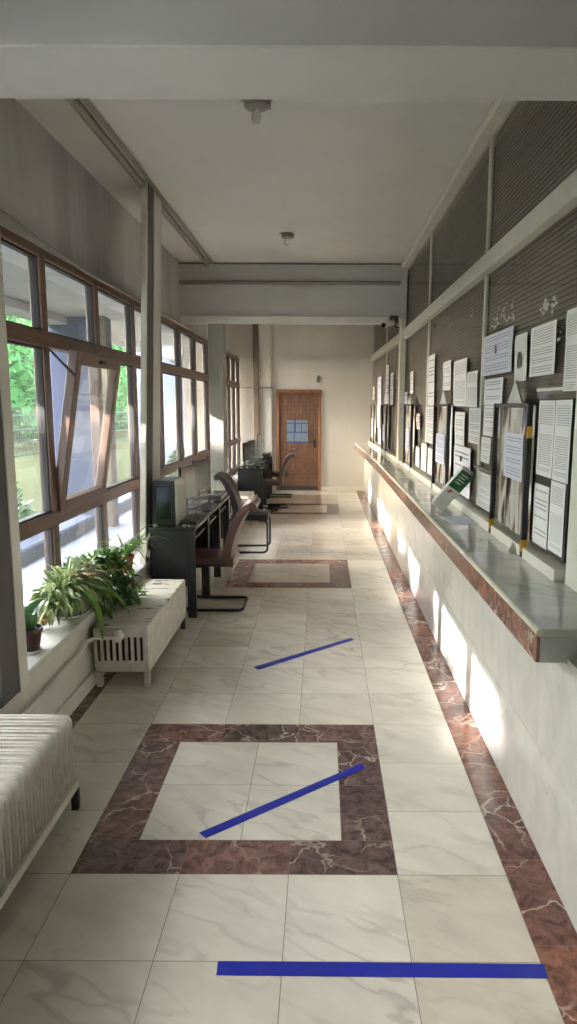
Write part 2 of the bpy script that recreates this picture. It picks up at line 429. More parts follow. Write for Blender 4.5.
def dup(root, loc, rz=0, label=None, group=None):
    r = root.copy(); C.objects.link(r); r.location = loc; r.rotation_euler = (0, 0, rz)
    if label: r['label'] = label
    if group: r['group'] = group
    for ch in list(root.children):
        c = ch.copy(); C.objects.link(c); c.parent = r
        for g in ch.children:
            d = g.copy(); C.objects.link(d); d.parent = c
    return r

# ---------------------------------------------------------------- dimensions
XW, XWALL, XSILL, XPAR = -1.62, -1.79, -1.38, -1.40
XP, XG, ZC = 0.84, 1.06, 3.45
YB, YN = 13.75, -1.5                  # back wall, wall behind the viewer
ZS = 0.46                             # sill top
ZCT, XCT = 0.95, 0.737                 # countertop
T, TX, TY = 0.4, -0.9157, 2.2917      # tile pitch and grid origin
HEAD, TR1, TR0, MR1, MR0, BR1 = 2.59, 2.117, 2.03, 1.055, .972, .53
YBEAM = 8.95

# ---------------------------------------------------------------- floor
fl = MB()
fl.mi = 3
fl.box(-1.75, 1.2, YN, YB+.1, -.1, -.003)
def cell(x0, x1, y0, y1, mi):
    g = .0012; fl.mi = mi
    fl.quad((x0+g, y0+g, 0), (x1-g, y0+g, 0), (x1-g, y1-g, 0), (x0+g, y1-g, 0))
frames = [0, 10, 21]
def infr(i, j):
    for f in frames:
        if 0 <= i < 3 and f <= j < f+3: return f
    return None
jmin, jmax = math.floor((YN-TY)/T), math.ceil((YB-TY)/T)
for j in range(jmin, jmax):
    y0, y1 = TY+j*T, min(TY+(j+1)*T, YB)
    for i in range(-1, 4):
        if infr(i, j) is not None: continue
        x0 = TX+i*T
        cell(x0, x0+T, y0, y1, 0)
    # red strip by the counter wall, in its own slightly longer rhythm; dark strip by the window wall
for f in frames:
    y0 = TY+f*T; x0 = TX
    for a in range(2):
        for b in range(2):
            cell(x0+.2+a*T, x0+.2+(a+1)*T, y0+.2+b*T, y0+.2+(b+1)*T, 0)
    for a in range(3): 
        cell(x0+a*T, x0+(a+1)*T, y0, y0+.2, 2)
        cell(x0+a*T, x0+(a+1)*T, y0+1.0, y0+1.2, 2)
    for b in range(2):
        cell(x0, x0+.2, y0+.2+b*T, y0+.2+(b+1)*T, 2)
        cell(x0+1.0, x0+1.2, y0+.2+b*T, y0+.2+(b+1)*T, 2)
y = YN+.1; ends = [y]
while y < YB: 
    y = min(y+.42, YB); cell(TX+4*T, XP+.01, ends[-1], y, 1); ends.append(y)
y = YN
while y < YB-.01:
    y2 = min(y+.4, YB); cell(XPAR-.01, TX-T, y, y2, 2); y = y2
struct('floor', fl, [m['tile'], m['red'], m['purple'], m['grout']], smooth=False)

# ---------------------------------------------------------------- shell
b = MB().box(-1.95, 1.6, YN, YB+.1, ZC, ZC+.2); struct('ceiling', b, m['ceil'])
b = MB().box(XWALL-.2, XWALL, YN, YB, HEAD, ZC); struct('wall_left', b, m['wall_soot'])
b = MB().box(XWALL-.2, XW-.002, YN, YB, HEAD+.001, HEAD+.02); struct('leak_board_left', b, m['wall_soot'])  # unseen board added to stop light leaking in above the frames
b = MB().box(XWALL-.2, XPAR, YN, YB, -.1, ZS-.035); struct('wall_left_parapet', b, m['parapet'])
b = MB().box(XPAR, XPAR+.018, YN, YB, 0, .095, .004); struct('baseboard_left', b, m['parapet'])
b = MB().box(XWALL-.1, XSILL, YN, YB, ZS-.035, ZS, .008, seg=2); struct('window_sill', b, m['sill'])
b = MB().box(XWALL-.2, -1.66, 10.0, 11.55, ZS, HEAD); struct('wall_left_pier', b, m['wall'])
# back wall with the door opening
DX0, DX1, DZ = -.915, -.02, 1.995
b = MB().box(-1.95, DX0, YB, YB+.15, 0, ZC).box(DX1, 1.6, YB, YB+.15, 0, ZC).box(DX0, DX1, YB, YB+.15, DZ, ZC)
struct('wall_back', b, m['wall'])
b = MB().box(DX1, XP, YB-.015, YB, 0, .09, .003); struct('baseboard_back', b, m['alu'])
b = MB().box(-1.02, -1.0+.0, YB-.06, YB, 0, ZC).box(-1.24, -1.02, YB-.06, YB, 0, ZC); struct('wall_back_pier', b, m['wall'])
b = MB().box(-1.345, -1.24, YB-.12, YB, 0, ZC, .01); struct('column_back', b, m['colbrown'])
b = MB().box(-1.95, 1.6, YN-.1, YN, -.1, ZC); struct('wall_near', b, m['wall'])
b = MB().box(-1.95, 1.6, YB+.15, YB+.25, -.1, ZC); struct('door_light_stop', b, m['room_dark'])  # added backing that stops daylight leaking through the door gap
# counter plinth
b = MB()
b.box(XP+.02, 1.3, YN, YB, 0, ZCT-.121)
for (z0, z1) in ((0, .4), (.4, ZCT-.121)):
    y = YN; q = 0
    while y < YB-.01:
        y2 = min(y+.8, YB)
        b.box(XP, XP+.02, y+.0008, y2-.0008, z0+.0008, z1-.0008, 0)
        y = y2
b.box(XP, 1.3, YN, 2.245, ZCT-.1215, ZCT-.1)
struct('wall_right_plinth', b, m['clad'], smooth=False)
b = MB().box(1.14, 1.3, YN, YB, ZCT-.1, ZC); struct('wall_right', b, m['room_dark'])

# beams, cornice, columns
b = MB().box(XWALL-.02, 1.14, 2.23, 2.59, 2.75, ZC, .006); struct('beam_near', b, m['beam'])
b = MB().box(XWALL-.02, 1.06, YBEAM, YBEAM+.32, 2.78, ZC, .006); struct('beam_far', b, m['beam'])
b = MB().box(.985, XG+.08, 2.6, YB, 3.39, ZC, .01); struct('trim_1', b, m['alu'])           # cornice over the glazing
b = MB().box(-1.62, -1.36, 2.78, 3.03, .41, ZC, .008); struct('column_1', b, m['coldark'])  # shade on the face toward the viewer is put into the dark colour
def lean(b):                                              # the post leans down the hall towards its top
    for v in b.bm.verts: v.co.y += .46*(v.co.z-ZS)/(ZC-ZS); v.co.x -= .012
    return b
struct('column_2', lean(MB().box(-1.42, -1.385, 5.331, 5.56, ZS, ZC)), m['coldark'])
struct('trim_6', lean(MB().box(-1.42, -1.38, 5.561, 5.80, ZS, ZC)), m['beam'])
b = MB().box(-1.445, -1.265, YBEAM-.02, YBEAM+.3, 0, 2.80, .008); struct('column_3', b, m['colgrey'])
b = lean(MB().box(-1.42, -1.378, 5.30, 5.33, ZS-.03, ZC)); struct('trim_2', b, m['white_metal'])
b = MB().box(-1.362, -1.354, 2.95, 3.035, .41, ZC, .002); struct('column_lit_edge', b, m['alu'])  # cream strip stands in for the side-lit edge of the column
b = MB().box(.985, 1.06, 8.98, 9.12, ZCT, ZC, .006); struct('column_right', b, m['alu'])
b = MB().box(1.04, 1.075, 2.6, 2.865, ZCT, 3.39, .004); struct('column_right_near', b, m['alu'])

# ---------------------------------------------------------------- windows on the left
def bar(b, y0, y1, z0, z1, x0=-1.69, x1=XW): b.box(x0, x1, y0, y1, z0, z1, .006)
MUL = [-.7, .27, 1.24, 2.21, 3.18, 4.15, 5.11, 6.085, 7.08, 8.05, 8.98, 9.96]
def window(name, mul, hopper=None):
    y0, y1 = mul[0], mul[-1]
    r = sroot(name, (XW-.04, (y0+y1)/2, ZS))
    f = MB(); wv = .042
    for y in mul: bar(f, y-wv, y+wv, BR1, HEAD-.02)
    f.build('window_mullions', m['frame'], r)
    f = MB()
    bar(f, y0-wv, y1+wv, HEAD-.055, HEAD+.0); bar(f, y0-wv, y1+wv, TR0, TR1, -1.685, XW+.012)
    bar(f, y0-wv, y1+wv, MR0, MR1, -1.685, XW+.01); bar(f, y0-wv, y1+wv, ZS, BR1)
    f.build('window_rails', m['framey'], r)
    g = MB(); pn = MB()
    for i in range(len(mul)-1):
        a, c = mul[i]+wv, mul[i+1]-wv
        for z0, z1, tier in ((BR1, MR0, 0), (MR1, TR0, 1), (TR1, HEAD-.055, 2)):
            if tier == 1 and hopper == i: continue
            for (p, q, s, t) in ((a, a+.012, z0, z1), (c-.012, c, z0, z1), (a, c, z0, z0+.012), (a, c, z1-.012, z1)):
                g.box(-1.675, -1.635, p, q, s, t)
            pn.box(-1.660, -1.654, a+.012, c-.012, z0+.012, z1-.012)
    g.build('window_gaskets', m['gasket'], r); pn.build('window_panes', m['glass'], r, smooth=False)
    return r
w1 = window('window_1', MUL, hopper=5)
# side posts at the pier and corner
w3 = window('window_2', [11.6, 12.28, 12.96, 13.66])
# tilted hopper sash between mullions 4.15 and 5.11: hinged at the bottom, top leaning into the room
sa, sc = 4.15+.045, 5.11-.045
zb, zt = MR1-.03, TR0+.005
tilt = math.atan2(.165, zt-zb)
Hm = Matrix.Translation((XW-.02, 0, zb)) @ Matrix.Rotation(tilt, 4, 'Y')
hs = thing('hopper_sash', (XW-.02, (sa+sc)/2, zb), 'brown wooden window sash tilted inward above the planter', 'window sash')
L_ = zt-zb
f = MB()
f.box(-.03, .03, sa-.01, sa+.075, 0, L_, .006, Hm); f.build('sash_stile', m['frame'], hs)
MB().box(-.03, .03, sc-.075, sc+.01, 0, L_, .006, Hm).build('sash_stile', m['frame'], hs)
MB().box(-.03, .03, sa+.075, sc-.075, 0, .085, .006, Hm).build('sash_rail', m['framey'], hs)
MB().box(-.03, .03, sa+.075, sc-.075, L_-.085, L_, .006, Hm).build('sash_rail', m['framey'], hs)
MB().box(-.004, .004, sa+.07, sc-.07, .08, L_-.08, 0, Hm).build('pane', m['glass'], hs, smooth=False)
p0 = Hm @ Vector((.0, sa-.012, L_-.16)); 
MB().tube([(XW+.0, sa-.005, TR0-.01), p0+Vector((.03, -.006, 0))], .007, 8).build('stay_arm', m['dark_iron'], hs)
MB().box(.03, .05, (sa+sc)/2-.05, (sa+sc)/2+.05, L_-.06, L_-.035, .005, Hm).build('handle', m['dark_iron'], hs)
b = MB()
b.tube([(XW+.012, 2.6, HEAD+.03), (XW+.012, 3.6, HEAD+.06), (XW+.012, 4.2, HEAD+.02), (XW+.012, 4.9, HEAD-.005), (XW+.012, 6.2, HEAD+.012), (XW+.012, 8.9, HEAD+.012)], .012, 8)
tag(b.build('cable', m['greypipe'], org=(XW, 5, HEAD)), 'sagging grey cable along the head of the long window', 'cable')

# ---------------------------------------------------------------- right partition: blinds behind glass
KINK = True
rl = MB()
for a_, b_ in ((2.3, 9.2), (9.2, YB)):
    rl.box(1.02, 1.08, a_, b_, 2.54, 2.645); rl.box(1.005, 1.10, max(a_, 2.9), b_, ZCT, ZCT+.052)
struct('trim_4', rl, m['alu'])
BAYS = [(2.3, 4.69), (4.69, 7.13), (7.13, 9.1), (9.1, 11.3), (11.3, YB)]
ml = MB()
for y in (4.69, 7.13, 11.3): ml.box(1.0625, 1.085, y-.024, y+.024, ZCT+.075, 3.39, .004)
struct('trim_5', ml, m['alu'])
for n, (y0, y1) in enumerate(BAYS):
    r = sroot('window_%d' % (n+3), (XG+.03, (y0+y1)/2, ZCT))
    for z0, z1, nm in ((ZCT+.075, 2.54, 'lower_blind'), (2.645, 3.39, 'upper_blind')):
        s_ = MB(); z = z0; pitch = .026
        while z < z1-.004:
            s_.prism([(1.088, z), (1.096, z+pitch*.97), (1.101, z+pitch*.97), (1.093, z)], 'Y', y0+.03, y1-.03)
            z += pitch
        s_.build(nm, m['blind'], r, smooth=False)
        MB().box(1.068, 1.074, y0+.02, y1-.02, z0, z1).build('pane', m['pglass'], r, smooth=False)

# ---------------------------------------------------------------- service counter
YC0 = 2.255
KINK = True
ct = thing('service_counter', (XP+.1, 8, ZCT-.121), 'long grey marble service counter with red marble front edge', 'counter')
f = MB(); y = YC0+.004
while y < YB-.01:
    y2 = min(y+.62, YB-.002)
    f.box(XCT+.012, 1.10, y, y2-.002, ZCT-.03, ZCT, .0015); y = y2
f.build('countertop', m['counter'], ct, smooth=False)
MB().tube([(XCT+.008, YC0, ZCT-.012), (XCT+.008, 9.2, ZCT-.012), (XCT+.008, YB-.002, ZCT-.012)], .0125, 12).build('nosing', m['cream'], ct)
f = MB(); y = YC0+.004
while y < YB-.01:
    y2 = min(y+.62, YB-.002); f.box(XCT, XCT+.012, y, y2-.002, ZCT-.118, ZCT-.024); y = y2
f.build('front_band', m['red'], ct, smooth=False)
MB().box(XCT+.013, 1.1, YC0+.004, 9.2, ZCT-.119, ZCT-.031).box(XCT+.013, 1.1, 9.2, YB-.002, ZCT-.119, ZCT-.031).build('core', m['counter_end'], ct, smooth=False)

KINK = False
# ---------------------------------------------------------------- door
dr = sroot('door_1', ((DX0+DX1)/2, YB, 0))
f = MB(); fw = .062
f.box(DX0, DX0+fw, YB-.03, YB+.1, 0, DZ, .005); f.box(DX1-fw, DX1, YB-.03, YB+.1, 0, DZ, .005); f.box(DX0+fw, DX1-fw, YB-.03, YB+.1, DZ-fw, DZ, .005)
f.build('door_frame', m['doorframe'], dr)
MB().box(DX0+fw+.003, DX1-fw-.003, YB-.005, YB+.04, .01, DZ-fw-.003, .003).build('door_leaf', m['door'], dr)
MB().box(DX0+fw, DX1-fw, YB-.012, YB-.005, .01, .09, .002).build('kick_plate', m['dark_iron'], dr)
hx = -.15
f = MB().box(hx-.02, hx+.02, YB-.014, YB-.005, .86, 1.02, .004)
f.tube([(hx, YB-.01, .97), (hx, YB-.055, .97), (hx-.02, YB-.06, .97), (hx-.12, YB-.06, .965)], .009, 8)
f.build('door_handle', m['black_metal'], dr)
for z in (.35, 1.0, 1.7):
    MB().tube([(DX1-fw-.002, YB-.02, z-.05), (DX1-fw-.002, YB-.02, z+.05)], .009, 8).build('hinge', m['dark_iron'], dr)
# poster on the door
pr_ = thing('poster', (-.49, YB-.006, .96), 'pale blue poster with dark blue blocks on the wooden door', 'poster')
MB().box(-.70, -.28, YB-.012, YB-.006, .955, 1.40).build('sheet', m['poster'], pr_, smooth=False)
f = MB()
f.box(-.70, -.28, YB-.0135, YB-.012, .955, .985).box(-.70, -.28, YB-.0135, YB-.012, 1.15, 1.175)
f.box(-.56, -.52, YB-.0135, YB-.012, 1.175, 1.40).box(-.42, -.40, YB-.0135, YB-.012, 1.175, 1.33).box(-.70, -.28, YB-.0135, YB-.012, 1.33, 1.35).box(-.56, -.54, YB-.0135, YB-.012, .985, 1.15)
f.build('printed_bands', m['blue_print'], pr_, smooth=False)

# ---------------------------------------------------------------- ceiling and beam fittings
def ceiling_light(loc, s, label):
    r = thing('ceiling_light', loc, label, 'ceiling light', 'bare bulb ceiling lights')
    x, y, z = loc
    MB().lathe([(.075*s, -.012*s), (.095*s, -.004*s), (.095*s, 0)], loc, 28, 1, 1).build('base_plate', m['steel'], r)
    f = MB().lathe([(.05*s, -.055*s), (.066*s, -.05*s), (.07*s, -.04*s), (.06*s, -.03*s), (.062*s, -.018*s), (.07*s, -.012*s)], loc, 24)
    f.box(x+.02*s, x+.085*s, y-.03*s, y+.03*s, z-.05*s, z-.012*s, .006)
    f.build('socket_ring', m['greypipe'], r)
    MB().lathe([(.004, -.135*s), (.022*s, -.128*s), (.03*s, -.11*s), (.029*s, -.09*s), (.02*s, -.07*s), (.016*s, -.055*s)], loc, 20).build('bulb', m['bulb'], r)
    return r
ceiling_light((-.39, 4.30, ZC), 1.0, 'bare bulb ceiling light beside the nearest beam')
ceiling_light((-.373, 7.49, ZC), .85, 'smaller ceiling light fitting halfway to the far beam')
b = MB()
pp = [(-1.43, 2.6, ZC-.035), (-1.43, 8.90, ZC-.035)]
b.tube(pp, .028, 12); b.tube([(-1.365, 2.6, ZC-.02), (-1.365, 8.90, ZC-.02)], .016, 8)
tag(b.build('ceiling_pipe', m['greypipe'], org=(-1.4, 5.7, ZC-.06)), 'grey pipe pair running along the ceiling above the windows', 'pipe')
b = MB().tube([(XWALL, YBEAM-.03, 3.205), (.97, YBEAM-.03, 3.205)], .024, 12)
tag(b.build('beam_pipe', m['greypipe'], org=(-.3, YBEAM, 3.2)), 'grey pipe fixed across the face of the far beam', 'pipe')
b = MB().box(-1.785, .838, YBEAM-.06, YBEAM-.001, 2.705, 2.80, .006)
tag(b.build('cable_trunking', m['trunking'], org=(-.3, YBEAM, 2.7)), 'white cable trunking along the bottom of the far beam', 'trunking')
b = MB().tube([(XWALL, YBEAM-.02, ZC-.018), (.97, YBEAM-.02, ZC-.018)], .009, 8)
tag(b.build('beam_cable', m['greypipe'], org=(-.3, YBEAM, 3.43)), 'thin grey cable in the angle of far beam and ceiling', 'cable')
cc = thing('security_camera', (.86, YBEAM-.12, 2.70), 'small white security camera under the far beam beside the glazed wall', 'camera')
MB().box(.84, .94, YBEAM-.13, YBEAM, 2.715, 2.80, .006).build('mount', m['dark_iron'], cc)
f = MB().tube([(.76, YBEAM-.20, 2.68), (.875, YBEAM-.12, 2.72)], .036, 14); f.build('housing', m['white_metal'], cc)
MB().tube([(.745, YBEAM-.210, 2.675), (.759, YBEAM-.2005, 2.6797)], .029, 14).build('lens', m['lens'], cc)
MB().tube([(.89, YBEAM-.1, 2.71), (.92, YBEAM-.1, 2.66), (.96, YBEAM-.09, 2.66)], .008, 6).build('cable', m['black_metal'], cc)
b = MB().tube([(-1.62, YB-.13, 2.03), (-1.0, YB-.13, 2.03), (-.98, YB-.02, 2.03), (-.93, YB-.02, 2.03)], .008, 6)
tag(b.build('wall_cable', m['greypipe'], org=(-1.3, YB-.1, 2.03)), 'thin grey cable across the far left corner above desk height', 'cable')
wb = thing('wall_hook', (-.08, YB-.02, 2.12), 'small grey hook on the far wall above right of the door', 'hook')
MB().box(-.11, -.05, YB-.012, YB-.001, 2.13, 2.27, .003).build('back_plate', m['steel'], wb)
MB().tube([(-.08, YB-.012, 2.24), (-.08, YB-.08, 2.22), (-.08, YB-.085, 2.15)], .012, 8).build('arm', m['steel'], wb)

# ---------------------------------------------------------------- floor tapes
def tape(p, label):
    b = MB(); q = [Vector((x, y, .0006)) for x, y in p]
    c = sum(q, Vector())/4
    top = [v+Vector((0, 0, .0008)) for v in q]
    b._mk(q+top, [(3, 2, 1, 0), (4, 5, 6, 7), (0, 1, 5, 4), (1, 2, 6, 5), (2, 3, 7, 6), (3, 0, 4, 7)])
    tag(b.build('floor_tape', m['blue'], org=(c.x, c.y, 0), smooth=False), label, 'tape', 'blue tape strips on the floor')
tape([(-.315, 1.891), (.69, 1.886), (.688, 1.832), (-.312, 1.838)], 'straight blue tape strip across the floor nearest the viewer')
tape([(-.488, 2.537), (-.454, 2.502), (.21, 3.04), (.199, 3.09)], 'slanted blue tape strip crossing the nearest brown marble frame')
tape([(-.444, 4.311), (-.409, 4.262), (.241, 4.846), (.221, 4.889)], 'slanted thin blue tape strip between the two nearer marble frames')

# ---------------------------------------------------------------- radiators
def cased_radiator(y0, y1, label):
    x0, x1, z0, z1 = -1.365, -1.04, .125, .375
    r = thing('radiator', (-1.2, (y0+y1)/2, 0), label, 'radiator')
    MB().box(x1-.012, x1, y0, y1, z0, z1, .003).build('front_panel', m['rad'], r)
    for ys in (y0, y1-.012):
        f = MB()
        f.box(x0, x1-.012, ys, ys+.012, z0, z0+.045); f.box(x0, x1-.012, ys, ys+.012, z1-.055, z1)
        n = 9
        for i in range(n):
            xa = x0+(x1-.012-x0)*i/(n-.45)
            f.box(xa, xa+(x1-x0)/(n)*.52, ys, ys+.012, z0+.045, z1-.055)
        f.build('end_grille', m['rad'], r)
    f = MB(); y = y0+.0
    while y < y1-.02:
        f.box(x0, x1, y, min(y+.042, y1), z1, z1+.012, .003); y += .052
    f.build('top_slats', m['radtop'], r)
    f = MB(); y = y0+.05
    while y < y1-.05:
        f.box(x0+.03, x1-.03, y, y+.03, z0+.02, z1-.02, .008); y += .06
    f.build('core', m['dark_iron'], r)
    f = MB(); t = .028
    f.box(x0-.0, x0+t, y0+.02, y1-.02, z0-t-.004, z0-.004, .003).box(x1-t, x1, y0+.02, y1-.02, z0-t-.004, z0-.004, .003)
    f.box(x0+t, x1-t, y0+.02, y0+.02+t, z0-t-.004, z0-.004, .003).box(x0+t, x1-t, y1-.02-t, y1-.02, z0-t-.004, z0-.004, .003)
    f.build('support_frame', m['rad'], r)
    for xa in (x0, x1-.036):
        for ya in (y0+.01, y1-.05):
            MB().box(xa, xa+.036, ya, ya+.036, 0, z0-.03, .003).build('leg', m['rad'] if ya < y0+.1 else m['dark_iron'], r)
    return r
r2 = cased_radiator(3.965, 5.12, 'cream cased radiator with slotted end between the planter and first desk')
f = MB().tube([(-1.2, 3.965, .33), (-1.2, 3.90, .33)], .022, 12).lathe([(.02, 0), (.026, .01), (.02, .05), (.012, .055)], (-1.2, 3.915, .335), 12)
f.build('valve', m['white_metal'], r2)
r3 = cased_radiator(9.7, 10.5, 'white cased radiator before the far desk row')
b = MB().tube([(-1.22, 3.915, .335), (-1.33, 3.90, .335), (-1.365, 3.86, .33), (-1.37, 3.7, .30), (-1.37, 3.2, .285), (-1.37, 2.0, .28)], .011, 10)
tag(b.build('heating_pipe', m['white_metal'], org=(-1.37, 3.0, .28)), 'thin white heating pipe along the parapet under the sill', 'pipe')
# finned radiator
fr = thing('radiator', (-1.2, 1.9, 0), 'long white column radiator with ribbed fins at the lower left', 'radiator')
nf = 0; y = 2.70
while y > .55:
    f = MB()
    ya, yb = y-.050, y
    x0, x1, z0, z1 = -1.36, -1.03, .135, .435
    prof = []
    for (cx, cz, a0) in ((x1-.03, z1-.03, 0), (x0+.03, z1-.03, 90), (x0+.03, z0+.03, 180), (x1-.03, z0+.03, 270)):
        for q in range(5):
            an = math.radians(a0+q*22.5); prof.append((cx+.03*math.cos(an), cz+.03*math.sin(an)))
    f.prism(prof, 'Y', ya+.011, yb-.011)
    es = [e for e in f.bm.edges if abs(e.verts[0].co.y-e.verts[1].co.y) < 1e-6]
    bmesh.ops.bevel(f.bm, geom=es, offset=.008, segments=2, affect='EDGES')
    f.box(x0+.09, x1-.09, ya-.005, yb+.003, z0+.05, z0+.09); f.box(x0+.09, x1-.09, ya-.005, yb+.003, z1-.12, z1-.08)
    f.build('fin', m['rad'], fr); y -= .058
f = MB().box(-1.055, -1.025, .5, 2.72, .095, .13, .003).box(-1.36, -1.33, .5, 2.72, .095, .13, .003).box(-1.33, -1.055, 2.69, 2.72, .095, .13, .003)
f.build('support_rail', m['rad'], fr)
for xa in (-1.36, -1.055):
    for ya in (.6, 2.685): MB().box(xa, xa+.03, ya, ya+.03, 0, .095, .003).build('leg', m['dark_iron'], fr)

# ---------------------------------------------------------------- chairs
def smooth_path(pts, r=.05, n=5):
    P = [Vector(p) for p in pts]; o = [P[0]]
    for i in range(1, len(P)-1):
        a, b, c = P[i-1], P[i], P[i+1]
        u = (a-b); v = (c-b); q = min(r, u.length*.45, v.length*.45)
        s, e = b+u.normalized()*q, b+v.normalized()*q
        for k in range(n+1):
            t = k/n; o.append(s*(1-t)**2+b*2*t*(1-t)+e*t*t)
    o.append(P[-1]); return o
def make_chair(name, label, seatmat, backmat):
    r = thing(name, (0, 0, 0), label, 'chair', 'cantilever chairs along the desks')
    W2 = .21
    def seatp(u, v):           # u along x, v along y
        x = -.24+.42*u; yy = -W2+2*W2*v
        z = .455+.012*math.sin(PI*u)*math.sin(PI*v)-.02*(u-.0)*.4
        return (x, yy, z)
    f = MB().sheet(lambda u, v: seatp(u, v), 10, 10, .065, (0, 0, -1))
    es = [e for e in f.bm.edges if e.calc_face_angle(0) > .9]
    bmesh.ops.bevel(f.bm, geom=es, offset=.014, segments=3, affect='EDGES')
    f.build('seat', seatmat, r)
    def backc(t):              # profile in x,z
        x = .155+.03*t+.13*t*t; z = .43+.45*t
        if t > .9: x += (t-.9)*.35
        return x, z
    f = MB()
    def bp(u, v):
        x, z = backc(v); yy = -W2*.98+2*W2*.98*u
        return (x+.02*(2*u-1)**2*-1+.02, yy, z)
    f.sheet(bp, 10, 14, .065, (-1, 0, .25))
    es = [e for e in f.bm.edges if e.calc_face_angle(0) > .9]
    bmesh.ops.bevel(f.bm, geom=es, offset=.014, segments=3, affect='EDGES')
    x, z = backc(1.0); f.tube([(x-.012, -W2*.96, z+.0), (x-.006, 0, z+.005), (x-.012, W2*.96, z+.0)], .036, 12)
    f.build('backrest', backmat, r)
    path = []
    y_ = .2
    a = [(.12, -y_, .40), (-.235, -y_, .395), (-.235, -y_, .013), (.25, -y_, .013), (.25, y_, .013), (-.235, y_, .013), (-.235, y_, .395), (.12, y_, .40)]
    f = MB().tube(smooth_path(a, .06), .0125, 10)
    f.tube([(.11, -y_, .40), (.11, y_, .40)], .01, 8)
    f.build('frame', m['black_metal'], r)
    return r
ch = make_chair('cantilever_chair', 'brown leather cantilever chair at the nearest desk', m['leather'], m['leather'])
ch.location = (-.905, 5.73, 0)
ch2 = make_chair('cantilever_chair', 'dark seated cantilever chair turned to face the aisle', m['leather_dark'], m['leather_dark'])
ch2.location = (-.86, 8.0, 0); ch2.rotation_euler = (0, 0, PI)
dup(ch, (-.82, 11.48, 0), 0.03, 'brown leather cantilever chair at the nearest desk of the far row')
dup(ch, (-.82, 12.85, 0), -.03, 'cantilever chair furthest down the hall in front of the door')

# ---------------------------------------------------------------- desks
def make_desk(label, W, h, depth, z_panel=.26):
    r = thing('computer_desk', (0, 0, 0), label, 'desk', 'black computer desks under the windows')
    d = depth
    MB().box(-d, .005, 0, W-.004, h-.028, h, .004).build('desktop', m['blacktop'], r)
    for y_ in (0.006, W-.03):
        MB().box(-d+.01, -.075, y_, y_+.02, z_panel, h-.029, .002).build('side_panel', m['black'], r)
        MB().box(-.072, -.004, y_-.002, y_+.022, 0, h-.029, .003).build('leg', m['black'], r)
    MB().box(-d+.01, -d+.03, .03, W-.034, .3, h-.03, .002).build('modesty_panel', m['black'], r)
    MB().box(-d+.04, -.03, .04, W-.05, h-.13, h-.11, .002).build('keyboard_shelf', m['black'], r)
    return r
D1, D2 = [5.35, 6.03, 6.71], [11.13, 11.82, 12.51]
d0 = make_desk('nearest black computer desk with a computer case on its top', .678, .742, .37)
d0.location = (-1.0, D1[0], 0)
dup(d0, (-1.0, D1[1], 0), 0, 'middle black computer desk of the near row')
dup(d0, (-1.0, D1[2], 0), 0, 'black computer desk at the far end of the near row')
d1 = make_desk('black computer desk nearest the viewer in the far row', .688, .68, .42)
d1.location = (-.955, D2[0], 0)
dup(d1, (-.955, D2[1], 0), 0, 'middle black computer desk of the far row')
d2 = make_desk('taller black computer desk by the door wall', .66, .745, .40)
d2.location = (-.95, D2[2], 0)
HT = {0: .742, 1: .742, 2: .742, 3: .68, 4: .68, 5: .745}
DY = D1+D2
# monitors face the aisle
def make_monitor(label):
    r = thing('monitor', (0, 0, 0), label, 'monitor', 'flat monitors on the desks')
    MB().box(-.07, .07, -.1, .1, 0, .012, .004).build('stand_foot', m['black_plastic'], r)
    MB().box(-.03, -.012, -.02, .02, .012, .16, .003).build('stand_neck', m['black_plastic'], r)
    hsg = MB().box(-.012, .02, -.2, .2, .09, .40, .006).build('housing', m['black_plastic'], r)
    MB().box(.0202, .0215, -.185, .185, .105, .385).build('screen', m['screen'], hsg)
    return r
mon = make_monitor('dark monitor on the middle desk of the near row'); mon.location = (-1.25, DY[1]+.36, HT[1]); mon.rotation_euler = (0, 0, -.22)
dup(mon, (-1.25, DY[2]+.36, HT[2]), -.2, 'dark monitor on the last desk of the near row')
dup(mon, (-1.27, DY[3]+.38, HT[3]), -.12, 'dark monitor on the first desk of the far row')
dup(mon, (-1.25, DY[4]+.38, HT[4]), -.12, 'dark monitor on the middle desk of the far row')
dup(mon, (-1.20, DY[5]+.44, HT[5]), 0, 'dark monitor on the desk by the door wall')
# keyboards
def make_keyboard(label):
    r = thing('keyboard', (0, 0, 0), label, 'keyboard', 'black keyboards on the desks')
    MB().box(-.07, .07, -.21, .21, 0, .016, .004).build('case', m['black_plastic'], r)
    f = MB()
    for i in range(5):
        for j in range(14):
            f.box(-.058+i*.024, -.058+i*.024+.019, -.2+j*.0285, -.2+j*.0285+.023, .016, .022)
    o = f.build('keys', m['black'], r, smooth=False); return r
kb = make_keyboard('black keyboard on the nearest desk'); kb.location = (-1.085, DY[0]+.36, HT[0])
for i, lb in ((1, 'black keyboard on the middle desk of the near row'), (3, 'black keyboard on the first desk of the far row'), (4, 'black keyboard on the middle desk of the far row')):
    dup(kb, (-1.085, DY[i]+.36, HT[i]), 0, lb)
# acrylic dividers
def make_divider(label, wd, hg):
    r = thing('acrylic_divider', (0, 0, 0), label, 'divider', 'clear dividers between the desks')
    MB().box(0, wd, -.003, .003, .012, hg, .001).build('sheet', m['clear'], r)
    for x in (.03, wd-.06): MB().box(x, x+.03, -.02, .02, 0, .02, .003).build('foot', m['steel'], r)
    return r
dv = make_divider('clear acrylic divider at the near end of the nearest desk', .32, .34); dv.location = (-1.365, DY[0]+.03, HT[0])
dv.children[0]
for i, lb in ((1, 'clear acrylic divider between the first two desks'), (2, 'clear acrylic divider between the second and third desks'), (3, 'clear acrylic divider at the near end of the far desk row'), (4, 'clear acrylic divider at the second desk of the far row'), (5, 'clear acrylic divider on the desk by the door wall')):
    dup(dv, (-1.36, DY[i]+.03, HT[i]), 0, lb)
pc = thing('computer_case', (-1.26, DY[0]+.3, HT[0]), 'black and beige computer case standing on the nearest desk', 'computer')
